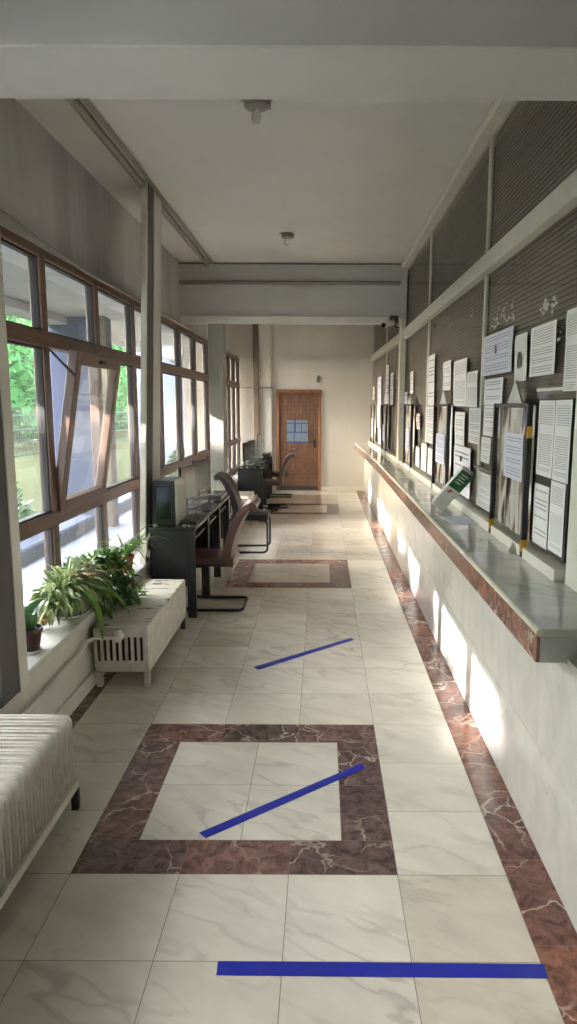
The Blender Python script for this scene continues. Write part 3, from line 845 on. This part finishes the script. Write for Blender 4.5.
MB().box(-1.355, -1.175, DY[0]+.10, DY[0]+.46, HT[0], HT[0]+.355, .006).build('body', m['black_plastic'], pc)
MB().box(-1.174, -1.155, DY[0]+.10, DY[0]+.46, HT[0], HT[0]+.365, .005).build('side_cover', m['beige'], pc)
MB().box(-1.32, -1.21, DY[0]+.096, DY[0]+.10, HT[0]+.05, HT[0]+.31).build('back_grille', m['screen'], pc)
MB().tube([(-1.36, DY[0]+.05, .7), (-1.385, DY[0]-.02, .62), (-1.384, DY[0]-.035, .53), (-1.372, DY[0]-.01, .5), (-1.366, DY[0]-.005, .56)], .011, 8).build('power_cord', m['white_metal'], pc)
fb = thing('desk_tray', (-1.12, DY[2]+.34, HT[2]), 'dark flat box with a glossy top on the far end desk', 'box')
MB().box(-1.15, -1.01, DY[2]+.12, DY[2]+.56, HT[2], HT[2]+.055, .006).build('body', m['black_plastic'], fb)
MB().box(-1.14, -1.02, DY[2]+.14, DY[2]+.54, HT[2]+.0552, HT[2]+.058).build('glossy_top', m['screen'], fb)
pm = thing('printer', (-1.05, DY[5]+.2, HT[5]), 'black machine with a wide lid on the desk by the door wall', 'printer')
MB().box(-1.09, -.96, DY[5]+.06, DY[5]+.36, HT[5], HT[5]+.05, .006).build('body', m['black_plastic'], pm)
MB().box(-1.105, -.95, DY[5]+.05, DY[5]+.38, HT[5]+.0505, HT[5]+.075, .008).build('lid', m['black'], pm)

# ---------------------------------------------------------------- plants on the sill
def ribbon(b, p0, d, length, width, droop, seg=7, fold=.25, tw=0, curl=0):
    """one strap leaf from p0, initial direction d, drooping with length"""
    d = Vector(d).normalized(); p = Vector(p0); st = length/seg; prev = None
    side = d.cross(Vector((0, 0, 1)))
    side = side.normalized() if side.length > .05 else Vector((1, 0, 0))
    for i in range(seg+1):
        t = i/seg
        wd = width*(.35+.65*math.sin(PI*min(1, .18+.82*t)))*(1 if t < .99 else .08)
        up = side.cross(d).normalized()
        A = b.bm.verts.new(p-side*wd/2+up*wd*fold); Bv = b.bm.verts.new(p); Cv = b.bm.verts.new(p+side*wd/2+up*wd*fold)
        if prev:
            for q in ((prev[0], prev[1], Bv, A), (prev[1], prev[2], Cv, Bv)):
                f = b.bm.faces.new(q); f.material_index = b.mi
        prev = (A, Bv, Cv)
        d = (d+Vector((0, 0, -droop*(.5+t)))).normalized(); p = p+d*st
def clampz(b, z, x):   # keep leaves that lie above the sill from sinking into it
    for v in b.bm.verts:
        if v.co.x < x and v.co.z < z: v.co.z = z+random.random()*.004
def pot(r, c, r0, r1, h, mat, saucer=None, sx=1, sy=1):
    x, y_, z = c; zz = z+(.012 if saucer else 0)
    po_ = MB().lathe([(r0, 0), (r1*.96, h*.8), (r1*1.08, h*.8), (r1*1.08, h), (r1*.97, h), (r1*.93, h*.86), (.01, h*.86)], (x, y_, zz), 28, sx, sy).build('pot', mat, r)
    MB().lathe([(r1*.9, 0), (r1*.5, .008), (.005, .012)], (x, y_, zz+h*.87), 20, sx, sy).build('soil', m['soil'], po_)
    if saucer: MB().lathe([(r0*1.05, 0), (r0*1.3, .014), (r0*1.3, .02), (r0*1.2, .02), (r0*1.0, .012)], (x, y_, z), 28, sx, sy).build('saucer', saucer, r)
    return zz+h*.88
R = random.Random(3)
# brown pot, broad leaves
pa = thing('potted_plant', (-1.47, 3.33, ZS), 'broad leaved plant in a brown pot beside the nearest column', 'plant')
z = pot(pa, (-1.47, 3.33, ZS), .045, .062, .12, m['brownpot'], m['saucer'])
b = MB()
for i in range(9):
    a = R.uniform(0, 2*PI); ribbon(b, (-1.47+.02*math.cos(a), 3.33+.02*math.sin(a), z), (math.cos(a)*.5, math.sin(a)*.5, 1), R.uniform(.16, .27), R.uniform(.05, .075), R.uniform(.18, .3))
clampz(b, ZS+.01, -1.37); b.build('leaves', m['leaf_dark'], pa)
# big planter with variegated bush
pb = thing('potted_plant', (-1.50, 3.98, ZS), 'bushy variegated plant spilling from the large grey planter', 'plant')
z = pot(pb, (-1.50, 3.98, ZS), .085, .105, .13, m['greypot'], m['saucer'], 1, 1.25)
b = MB()
for i in range(620):
    while True:
        q3 = (R.uniform(-1, 1), R.uniform(-1, 1), R.uniform(-1, 1))
        if .12 < sum(c*c for c in q3) < 1: break
    p0 = (-1.49+.12*q3[0], 4.0+.42*q3[1], z+.055+.065*q3[2]-.03*q3[1]**2)
    d = (q3[0]*1.2+R.uniform(-.5, .5), q3[1]+R.uniform(-.6, .6), q3[2]*.6+R.uniform(-.3, .6))
    ribbon(b, p0, d, R.uniform(.07, .15), R.uniform(.02, .036), R.uniform(.15, .5), 4)
for v in b.bm.verts: v.co.x = max(v.co.x, XW+.02)
clampz(b, ZS+.01, -1.37); b.build('leaves', m['leaf_var'], pb)
b = MB()
for i in range(40):
    a = R.uniform(0, 2*PI); e_ = (-1.49+.11*math.cos(a), 3.99+.36*math.sin(a), z+R.uniform(.02, .1))
    b.tube([(-1.50+.03*math.cos(a), 3.98+.05*math.sin(a), z-.01), (-1.50+.07*math.cos(a), 3.98+.16*math.sin(a), z+.09), e_], .003, 5)
b.build('stems', m['leaf_dark'], pb)
b = MB()
for i in range(26):
    a = R.uniform(-.9, .9); p0 = (-1.42+R.uniform(-.04, .05), 4.02+R.uniform(-.1, .14), z+R.uniform(.06, .12))
    ribbon(b, p0, (R.uniform(-.3, .8), R.uniform(-.8, .8), R.uniform(.1, .5)), R.uniform(.06, .13), R.uniform(.02, .035), R.uniform(.2, .4), 5)
b.build('dry_leaves', m['leaf_dry'], pb)
b = MB()
ribbon(b, (-1.42, 3.84, z+.05), (.75, -.55, .35), .40, .05, .36, 10)
ribbon(b, (-1.42, 3.90, z+.05), (.95, -.1, .3), .38, .046, .2, 10)
ribbon(b, (-1.46, 3.84, z+.02), (.35, -.8, .6), .28, .028, .25, 9)
clampz(b, ZS+.012, -1.375); b.build('strap_leaves', m['leaf'], pb)
# trailing plant at the sill edge
pc_ = thing('potted_plant', (-1.47, 4.42, ZS), 'trailing green plant hanging over the sill toward the cased radiator', 'plant')
z = pot(pc_, (-1.47, 4.42, ZS), .06, .075, .11, m['terracotta'])
b = MB(); st_ = MB()
for i in range(24):
    a = R.gauss(-.25, .9); L3 = R.uniform(.12, .27); pts = []
    for k3 in range(7):
        t = k3/6
        pts.append(Vector((-1.47+L3*t*math.cos(a), 4.42+L3*1.25*t*math.sin(a), z+.16*math.sin(PI*min(1, t*.8+.1))-.19*t*t+.02)))
    for p3 in pts:
        p3.x = max(p3.x, XW+.03)
        if p3.x > -1.385: p3.z = max(p3.z, .41)
        else: p3.z = max(p3.z, ZS+.02)
    st_.tube(pts, .003, 5)
    for p3 in pts[1:]:
        for n3 in range(5):
            ribbon(b, p3, (R.uniform(-1, 1), R.uniform(-1, 1), R.uniform(-.4, .8)), R.uniform(.06, .13), R.uniform(.018, .032), R.uniform(.2, .5), 4)
for v in b.bm.verts:
    v.co.x = max(v.co.x, XW+.02)
    if v.co.x > -1.38: v.co.z = max(v.co.z, .395)
clampz(b, ZS+.01, -1.37); b.build('leaves', m['leaf'], pc_); st_.build('stems', m['leaf_dark'], pc_)
# terracotta pot, spider plant
pd = thing('potted_plant', (-1.46, 5.02, ZS), 'spider plant with arching leaves in a small terracotta pot', 'plant')
z = pot(pd, (-1.46, 5.02, ZS), .042, .06, .12, m['terracotta'], m['terracotta'])
b = MB()
for i in range(34):
    a = R.uniform(0, 2*PI); ribbon(b, (-1.46+.02*math.cos(a), 5.02+.02*math.sin(a), z), (math.cos(a)*.6, math.sin(a)*.8, R.uniform(.5, 1.4)), R.uniform(.2, .42), R.uniform(.012, .02), R.uniform(.16, .28), 9)
for v in b.bm.verts: v.co.x = max(v.co.x, XW+.02)
clampz(b, ZS+.012, -1.37); b.build('leaves', m['leaf'], pd)
wk = MB().box(-.035, .035, -.11, .11, 0, .02, .004, Matrix.Translation((-1.53, 3.62, ZS+.06)) @ Matrix.Rotation(.5, 4, 'Z') @ Matrix.Rotation(-.45, 4, 'X'))
tag(wk.build('wood_offcut', m['tanwood'], org=(-1.53, 3.62, ZS)), 'pale tan piece of wood lying between the two nearest plant pots', 'wood')
wc = MB().box(-.002, .002, -.05, .05, 0, .13, 0, Matrix.Translation((-1.405, 4.22, ZS+.001)) @ Matrix.Rotation(-.2, 4, 'Y'))
tag(wc.build('card', m['paper_blank'], org=(-1.405, 4.22, ZS)), 'small white card propped on the sill against the plants', 'card')

KINK = True
# ---------------------------------------------------------------- teller windows and notices
def teller(y0, y1, label, tape_=False, full=True):
    yc = (y0+y1)/2; x = 1.012
    r = thing('teller_window', (x, yc, ZCT), label, 'teller window', 'black framed teller windows on the counter')
    z1 = 1.715; t = .027
    for ya in (y0, y1-t):
        MB().box(x-.014, x+.014, ya, ya+t, ZCT+.001, z1, .003).build('post', m['black_metal'], r)
    f = MB().box(x-.01, x+.01, y0+t, y1-t, z1-.022, z1, .003)
    f.build('top_rail', m['dark_iron'], r)
    MB().box(x-.004, x+.004, y0+t, y1-t, ZCT+.03, z1-.03).build('pane', m['pglass'], r, smooth=False)
    def cur(u, v):
        yy = y0+t+.005+(y1-y0-2*t-.01)*u
        return (x+.030+.008*math.sin(u*34)+.004*math.sin(u*61+1), yy, ZCT+.08+(z1-ZCT-.09)*v)
    MB().sheet(cur, 60, 4, .002, (1, 0, 0)).build('curtain', m['curtain'], r)
    if tape_:
        f = MB()
        for z in (ZCT+.03, 1.545): f.box(x-.014, x+.014, y0-.004, y0+t+.004, z, z+.06, .002)
        f.build('tape_wrap', m['yellow'], r)
        MB().box(x-.014, x+.014, y1-t-.004, y1+.004, ZCT+.03, ZCT+.09, .002).build('tape_wrap', m['yellow'], r)
        MB().lathe([(.026, 0), (.028, .012), (.012, .03), (.008, .05)], (x-.02, y0+.13, ZCT+.001), 14).build('clamp_foot', m['white_metal'], r)
    return r
TW = [(3.38, 4.06), (5.55, 6.25), (7.83, 8.52), (10.66, 11.24), (12.72, 13.3)]
TL = ['nearest teller window, black posts wrapped with yellow tape', 'second teller window from the viewer, behind the leaning white box',
      'third teller window along the counter before the white column', 'teller window just beyond the white column', 'teller window at the far end of the counter']
for i, (a, c) in enumerate(TW): teller(a, c, TL[i], i == 0)

# black backing board of the big notices
b = MB().box(1.047, 1.062, 2.905, 3.36, 1.03, 1.735, .002)
tag(b.build('notice_board', m['black_metal'], org=(1.055, 3.13, 1.03), smooth=False), 'black backing board of the long notices right of the nearest teller', 'board')

def sheet(name, y0, y1, z0, z1, mat, label, cat='notice', x=1.055, grp='notices taped to the counter glazing', bend=None):
    bend = R.uniform(.002, .006) if bend is None else bend
    ph = R.uniform(0, 6)
    def fn(u, v):
        return (x-bend*(.5+.5*math.sin(v*4+ph))*(1 if v < .97 else .3)-.001, y0+(y1-y0)*u, z0+(z1-z0)*v)
    b = MB().sheet(fn, 2, 8, .0006, (1, 0, 0))
    o = b.build(name, m[mat], org=(x, (y0+y1)/2, z0), smooth=True)
    return tag(o, label, cat, grp)
NB = [
 ('P1', 3.93, 4.645, 1.893, 2.144, 'paper_lilac', 'wide landscape notice above left of the nearest teller window'),
 ('P2', 3.65, 3.877, 1.833, 2.080, 'paper_blank', 'slim white sheet with a dark oval emblem above the nearest teller window'),
 ('P3', 3.21, 3.595, 1.848, 2.090, 'paper_mid', 'notice with ruled lines above right of the nearest teller window'),
 ('P4', 2.91, 3.08, 1.766, 2.111, 'paper_dense', 'tall grey notice at the right edge above the long notices'),
 ('P5a', 4.11, 4.575, 1.707, 1.869, 'paper_bold', 'upper sheet of the pair hanging below the wide landscape notice'),
 ('P5b', 4.14, 4.56, 1.512, 1.704, 'paper_sparse', 'lower sheet of the pair hanging below the wide landscape notice'),
 ('P6', 4.349, 4.601, 1.337, 1.499, 'paper_sparse', 'small curled sheet below the pair of sheets, left of the nearest teller'),
 ('P7', 4.29, 4.655, 1.035, 1.268, 'paper_mid', 'low notice just above the counter left of the nearest teller window'),
 ('P8', 5.14, 5.64, 1.697, 2.050, 'paper_dense', 'tall dense notice left of the thin mullion, above the white box'),
 ('P9', 4.78, 5.127, 1.694, 1.941, 'paper_dense', 'shorter dense notice against the left of the thin mullion'),
 ('P10', 5.785, 6.152, 1.829, 2.075, 'paper_sparse', 'single white sheet above the second teller window'),
 ('P11', 5.154, 5.525, 1.404, 1.653, 'paper_sparse', 'narrow sheet directly right of the second teller window'),
 ('P12', 4.644, 5.008, 1.442, 1.688, 'paper_mid', 'notice over the thin mullion, above the leaning white box'),
 ('P13', 4.909, 5.53, 1.035, 1.397, 'paper_bold', 'large sheet with a small dark mark behind the leaning white box'),
 ('P14a', 6.62, 7.02, 1.70, 2.182, 'paper_sparse', 'upper long sheet left of the second teller window'),
 ('P14b', 6.59, 7.07, 1.336, 1.692, 'paper_mid', 'lower long sheet left of the second teller window'),
 ('P15', 7.0, 7.36, 1.03, 1.309, 'paper_blank', 'blank white sheet low left of the second teller window'),
 ('P16', 6.577, 6.90, 1.03, 1.284, 'paper_sparse', 'low sheet beside the left post of the second teller window'),
 ('P17', 7.50, 7.81, 1.03, 1.249, 'paper_blank', 'curled white sheet low right of the third teller window'),
 ('P18', 7.526, 7.80, 1.442, 1.613, 'paper_red', 'small sheet with red print right of the third teller window'),
 ('P19', 8.161, 8.438, 1.841, 2.095, 'paper_sparse', 'narrow sheet above the third teller window'),
 ('P20', 8.70, 8.96, 1.63, 1.861, 'paper_lilac', 'bluish sheet beside the white column, before it'),
 ('P21', 8.60, 8.93, 1.125, 1.602, 'paper_mid', 'long sheet between the third teller window and white column'),
 ('P22', 10.86, 11.30, 1.90, 2.327, 'paper_sparse', 'tall sheet above the teller window beyond the white column'),
 ('P22b', 10.80, 11.40, 1.73, 1.885, 'paper_bold', 'cluttered wide sheet directly on top of the teller window beyond the column'),
 ('P23a', 11.97, 12.60, 1.723, 2.188, 'paper_lilac', 'wide bluish sheet high between the two far teller windows'),
 ('P23b', 12.05, 12.62, 1.303, 1.714, 'paper_mid', 'sheet under the wide bluish one between the two far teller windows'),
 ('P24', 10.215, 10.599, 1.712, 2.175, 'paper_sparse', 'tall white sheet just beyond the white column'),
 ('P25', 13.2, 13.6, 1.802, 2.053, 'paper_cream', 'pinkish sheet near the far end of the glazing'),
 ('P29', 11.9, 12.39, 1.03, 1.29, 'paper_sparse', 'low sheet between the two far teller windows'),
 ('Q1', 3.121, 3.352, 1.376, 1.728, 'paper_dense', 'upper left of the four long notices on the black board'),
 ('Q2', 3.139, 3.358, 1.040, 1.332, 'paper_sparse', 'lower left of the four long notices on the black board, mostly white'),
 ('Q3', 2.908, 3.112, 1.374, 1.729, 'paper_dense', 'upper right of the four long notices on the black board'),
 ('Q4', 2.930, 3.118, 1.050, 1.369, 'paper_dense', 'lower right of the four long notices on the black board'),
]
for (id_, y0, y1, z0, z1, mt, lb) in NB:
    q = id_[0] == 'Q'
    o = sheet('paper_notice', y0, y1, z0, z1, mt, lb, x=1.045 if q else 1.061, bend=.001 if q else None)
    if id_ == 'P2':
        MB().lathe([(.03, 0), (.038, .0008), (.03, .0016)], (0, 0, 0), 20).build('emblem', m['ink'], o)
        e = o.children[0]; e.rotation_euler = (0, -PI/2, 0); e.location = (-.012, 0, .11); e.scale = (1.25, .8, 1)
    if id_ == 'P13':
        MB().box(-.014, -.012, -.03, .02, .25, .29).build('printed_mark', m['ink'], o, org=(0, 0, 0))
    if id_ == 'P1':
        MB().box(-.0145, -.0125, -.02, .0, .12, .17).build('printed_mark', m['ink'], o, org=(0, 0, 0))
for (y0, y1, z0, z1, lb) in ((3.45, 3.80, 1.321, 1.56, 'note taped on the pane of the nearest teller window'), (5.664, 6.098, 1.215, 1.461, 'note taped on the pane of the second teller window'),
                           (7.98, 8.322, 1.18, 1.43, 'note taped on the pane of the third teller window'), (10.82, 11.12, 1.145, 1.405, 'note taped on the pane of the teller beyond the white column'),
                           (12.85, 13.15, 1.10, 1.45, 'note taped on the pane of the farthest teller window')):
    sheet('paper_notice', y0, y1, z0, z1, 'paper_lilac', lb, x=1.0055, grp='notes on the teller panes', bend=.001)
def arrow(y0, y1, z0, z1, lb):
    b = MB().prism([(y0, z0), (y1, z0), ((y0+y1)/2, z1)], 'X', 1.018, 1.028)
    tag(b.build('paper_triangle', m['paper_grey'], org=(1.02, (y0+y1)/2, z0), smooth=False), lb, 'sign', 'white paper triangles over the tellers')
arrow(3.56, 3.84, 1.7152, 1.835, 'white paper triangle standing on the nearest teller window')
arrow(5.74, 6.03, 1.7152, 1.83, 'white paper triangle standing on the second teller window')
arrow(7.99, 8.33, 1.7152, 1.82, 'white paper triangle standing on the third teller window')
# remnants of torn tape on the glass
def scraps(pts, lb):
    b = MB()
    for (y_, z_) in pts:
        n = R.randint(5, 8); a0 = R.uniform(0, 6); s_ = R.uniform(.006, .024)
        b.prism([(y_+s_*R.uniform(.5, 1.5)*math.cos(a0+2*PI*i/n), z_+s_*.6*R.uniform(.5, 1.2)*math.sin(a0+2*PI*i/n)) for i in range(n)], 'X', 1.0645, 1.0655)
    c = pts[0]
    tag(b.build('tape_scraps', m['paper_blank'], org=(1.065, c[0], c[1]), smooth=False), lb, 'tape scraps', kind='stuff')
scraps([(4.05+R.uniform(-.1, .45), 2.2+R.uniform(-.02, .10)) for _ in range(30)]+[(4.0, 2.19), (4.06, 2.2), (4.1, 2.19)], 'torn white tape scraps above the wide landscape notice')
scraps([(3.36+R.uniform(-.12, .12), 2.14+R.uniform(-.01, .06)) for _ in range(22)]+[(3.17, 2.03), (3.19, 2.0), (3.15, 2.05)], 'torn white tape scraps above the ruled notice')
scraps([(5.1, 2.39), (5.06, 2.38), (5.08, 2.34), (5.13, 2.31), (5.95, 2.36)], 'torn white tape mark high on the second glass bay')
b = MB().box(1.058, 1.0635, 2.95, 3.45, 1.772, 1.786)
tag(b.build('tape_strip', m['paper_grey'], org=(1.06, 3.2, 1.772), smooth=False), 'pale strip of tape above the nearest teller and long notices', 'tape')
b = MB().box(1.04, 1.056, 4.10, 4.72, 1.288, 1.303, .002)
tag(b.build('slide_rail', m['steel'], org=(1.05, 4.4, 1.288)), 'thin steel rail on the glass left of the nearest teller window', 'rail')

KINK = False
# leaning carton and sheet on the counter
bx = thing('carton', (.86, 4.98, ZCT), 'long white carton with a green panel leaning against the glass', 'box')
A0, A1 = Vector((.83, 4.90, ZCT+.0)), Vector((1.035, 4.72, 1.25))
ax = (A1-A0).normalized(); sx_ = Vector((1.0, -.25, 0)); sx_ = (sx_-ax*sx_.dot(ax)).normalized(); sy_ = ax.cross(sx_).normalized()
BM = Matrix((sx_, sy_, ax)).transposed().to_4x4(); BM.translation = A0+Vector((0, 0, .04))
Lb = .36
MB().box(-.05, .05, -.032, .032, 0, Lb, .003, BM).build('box', m['paper_blank'], bx)
sgn = 1 if (BM.to_3x3() @ Vector((0, 1, 0))).dot(EYE-A0) > 0 else -1
def panel(x0, x1, z0, z1, mat, nm, e=.0322):
    ys = sorted((sgn*e, sgn*(e+.0008)))
    return MB().box(x0, x1, ys[0], ys[1], z0, z1, 0, BM).build(nm, m[mat], bx, smooth=False)
panel(-.05, .05, .20, Lb, 'green_print', 'green_panel')
f = MB(); ys = sorted((sgn*.0331, sgn*.0337))
for i in range(4): f.box(-.03, .015+.012*(i % 2), ys[0], ys[1], .25+i*.024, .259+i*.024, 0, BM)
f.build('pale_print', m['paper_grey'], bx, smooth=False)
f = MB(); ys = sorted((sgn*.0322, sgn*.0328))
f.box(-.03, -.004, ys[0], ys[1], .155, .167, 0, BM).box(-.024, .004, ys[0], ys[1], .17, .182, 0, BM); f.build('red_print', m['print_red'], bx, smooth=False)
b = MB(); 
b._mk([Vector((.80, 4.66, ZCT+.001)), Vector((.845, 4.34, ZCT+.001)), Vector((1.01, 4.36, ZCT+.001)), Vector((.98, 4.66, ZCT+.001)),
       Vector((.80, 4.66, ZCT+.004)), Vector((.845, 4.34, ZCT+.004)), Vector((1.01, 4.36, ZCT+.004)), Vector((.98, 4.66, ZCT+.004))],
      [(3, 2, 1, 0), (4, 5, 6, 7), (0, 1, 5, 4), (1, 2, 6, 5), (2, 3, 7, 6), (3, 0, 4, 7)])
tag(b.build('paper_stack', m['paper_lilac'], org=(.92, 4.47, ZCT), smooth=False), 'flat lilac paper lying on the counter by the leaning carton', 'paper')

# ---------------------------------------------------------------- outside
b = MB().box(-2.95, XWALL-.2, -6, 22, -.3, .12); struct('ground_terrace', b, m['terrace'])
b = MB().box(-3.2, -2.95, -6, 22, -.3, .27, .02); struct('curb_outside', b, m['ext_white'])
b = MB(); b._mk([(-3.2, -8, .1), (-7.5, -8, .42), (-45, -8, .6), (-45, 60, .6), (-7.5, 60, .42), (-3.2, 60, .1)], [(0, 1, 4, 5), (1, 2, 3, 4)])
o = b.build('lawn', m['lawn'], smooth=False); o['kind'] = 'structure'; o.name = 'ground_lawn'
b = MB().box(-3.5, XWALL-.2, -6, 22, 2.78, 2.98, .01).box(-3.5, -3.2, -6, 22, 2.68, 2.78, .01); struct('roof_overhang', b, m['soffit'])
b = MB().box(-3.45, -2.72, 8.9, 9.12, -.2, 2.78, .01); struct('pillar_outside_near', b, m['ext_white'])
b = MB().box(-2.86, -2.70, 8.82, 8.9, -.2, 2.78, .01); struct('pillar_outside_trim', b, m['ext_beige'])
b = MB().box(-14.2, -13.0, -18, 1.0, -.2, 7.5, .02); struct('sun_blocker_outside', b, m['ext_beige'])  # unseen block added to keep low sun off the hall floor
b = MB().box(-4.3, XWALL-.2, 16.0, 17.0, -.2, 5, .01); struct('wall_outside', b, m['ext_white'])
# thuja trees
def make_tree(label, seed, h, rad):
    q = random.Random(seed)
    r = thing('evergreen_tree', (0, 0, 0), label, 'tree', 'evergreen trees in a row outside')
    MB().tube([(0, 0, 0), (.03, 0, h*.5), (0, .02, h*.85)], .09, 8, rs=[.1, .07, .03]).build('trunk', m['bark'], r)
    b = MB(); N = 16
    prof = []
    for i in range(N+1):
        t = i/N; prof.append((max(.02, rad*.97*(math.sin(PI*min(1, .12+.88*t**.8)))**.6), .25+h*t*.97))
    b.mi = 1; b.lathe(prof, (0, 0, 0), 18)
    for v in b.bm.verts:
        a = math.atan2(v.co.y, v.co.x); s_ = 1+.14*math.sin(a*5+v.co.z*4)+.08*math.sin(a*9-v.co.z*7+seed)
        v.co.x *= s_; v.co.y *= s_
    b.mi = 0
    for i in range(3200):
        t = q.random(); a = q.uniform(0, 2*PI)
        rr = rad*(math.sin(PI*min(1, .12+.88*t**.8)))**.6*q.uniform(.8, 1.12)
        p = Vector((rr*math.cos(a), rr*math.sin(a), .2+h*t+q.uniform(-.1, .12)))
        d = Vector((math.cos(a)*.5+q.uniform(-.5, .5), math.sin(a)*.5+q.uniform(-.5, .5), q.uniform(-.2, 1))).normalized()
        s_ = d.cross(Vector((q.uniform(-1, 1), q.uniform(-1, 1), q.uniform(-1, 1)))).normalized(); L2 = q.uniform(.09, .2); w2 = L2*.3
        b.quad(p, p+d*L2*.5+s_*w2, p+d*L2, p+d*L2*.5-s_*w2)
    b.build('foliage', [m['hedge'], m['hedge_core']], r, smooth=False)
    return r
q = random.Random(11)
protos = [make_tree('tall bushy evergreen tree in the row behind the fence outside', s_, 5.0, .92) for s_ in (1, 2)]
spots = [(17.2+2.45*i, q.uniform(.72, .9)) for i in range(10)]                        # the row seen through the windows
spots += [(-12.9, 1.6), (-10.4, 1.6), (-7.85, 1.6), (-5.3, .92), (-2.85, .95), (-.4, .93), (2.05, .92), (4.5, 1.12), (7.0, 1.2)]   # unseen trees added to block the sun, short ones let streaks through
sun_block_row = [(-13.8, 1.9), (-11.3, 1.9), (-8.8, 1.15), (-6.25, 1.2), (-3.75, 1.2), (-1.3, 1.2), (1.15, 1.19), (3.6, 1.3), (6.1, 1.4)]  # second unseen row, added to close the sun gaps between the trees
for i, (y_, s_) in enumerate(spots+sun_block_row):
    loc = ((-8.9 if i < len(spots) else -11.0)+q.uniform(-.08, .08), y_, .4)
    if i < 2: t_ = protos[i]; t_.location = loc
    else: t_ = dup(protos[i % 2], loc, q.uniform(0, 6))
    t_.scale = (1, 1, s_)
fe = thing('mesh_fence', (-6.9, 20, .36), 'dark green wire fence on the lawn before the evergreen trees', 'fence')
f = MB()
for k_ in range(10): 
    MB().box(-6.93, -6.87, 2+k_*4, 2.06+k_*4, .35, 1.5, .004).build('post', m['fence'], fe)
f = MB()
for z in (.5, .8, 1.1, 1.42): f.box(-6.91, -6.89, 2, 38.1, z, z+.03)
f.build('rails', m['fence'], fe, smooth=False)
f = MB(); y_ = 2.1
while y_ < 38: f.box(-6.904, -6.896, y_, y_+.012, .48, 1.44); y_ += .16
f.build('wires', m['fence'], fe, smooth=False)
def shrub(name, loc, rad, hg, n, label, seed, mat='hedge'):
    q = random.Random(seed); x, y0, z0 = loc
    r = thing(name, loc, label, 'shrub')
    b = MB()
    for i in range(n):
        a, t = q.uniform(0, 2*PI), q.random()
        rr = rad*math.sqrt(max(0, 1-(t-.35)**2*1.6))*q.uniform(.3, 1.05)
        p = Vector((x+rr*math.cos(a), y0+rr*math.sin(a), z0+.03+hg*t))
        d = Vector((math.cos(a)+q.uniform(-.6, .6), math.sin(a)+q.uniform(-.6, .6), q.uniform(-.1, 1.1))).normalized()
        s_ = d.cross(Vector((q.uniform(-1, 1), q.uniform(-1, 1), q.uniform(-1, 1)))).normalized(); L2 = q.uniform(.06, .14); w2 = L2*.28
        b.quad(p, p+d*L2*.5+s_*w2, p+d*L2, p+d*L2*.5-s_*w2)
    b.build('foliage', m[mat], r, smooth=False)
    f = MB()
    for i in range(6):
        a = i*PI/3; f.tube([(x, y0, z0), (x+rad*.5*math.cos(a), y0+rad*.5*math.sin(a), z0+hg*.6)], .012, 6)
    f.build('stems', m['bark'], r); return r
shrub('garden_shrub', (-3.75, 7.4, .12), .5, .7, 1300, 'dark rounded shrub on the lawn outside the nearest window', 5, 'leaf_dark')
shrub('garden_shrub', (-2.5, 12.9, .12), .36, .68, 1200, 'bright green shrub outside the window above the near desks', 6)
shrub('garden_shrub', (-2.45, 14.6, .12), .36, .9, 1200, 'bright green shrub outside the window above the far desks', 8)
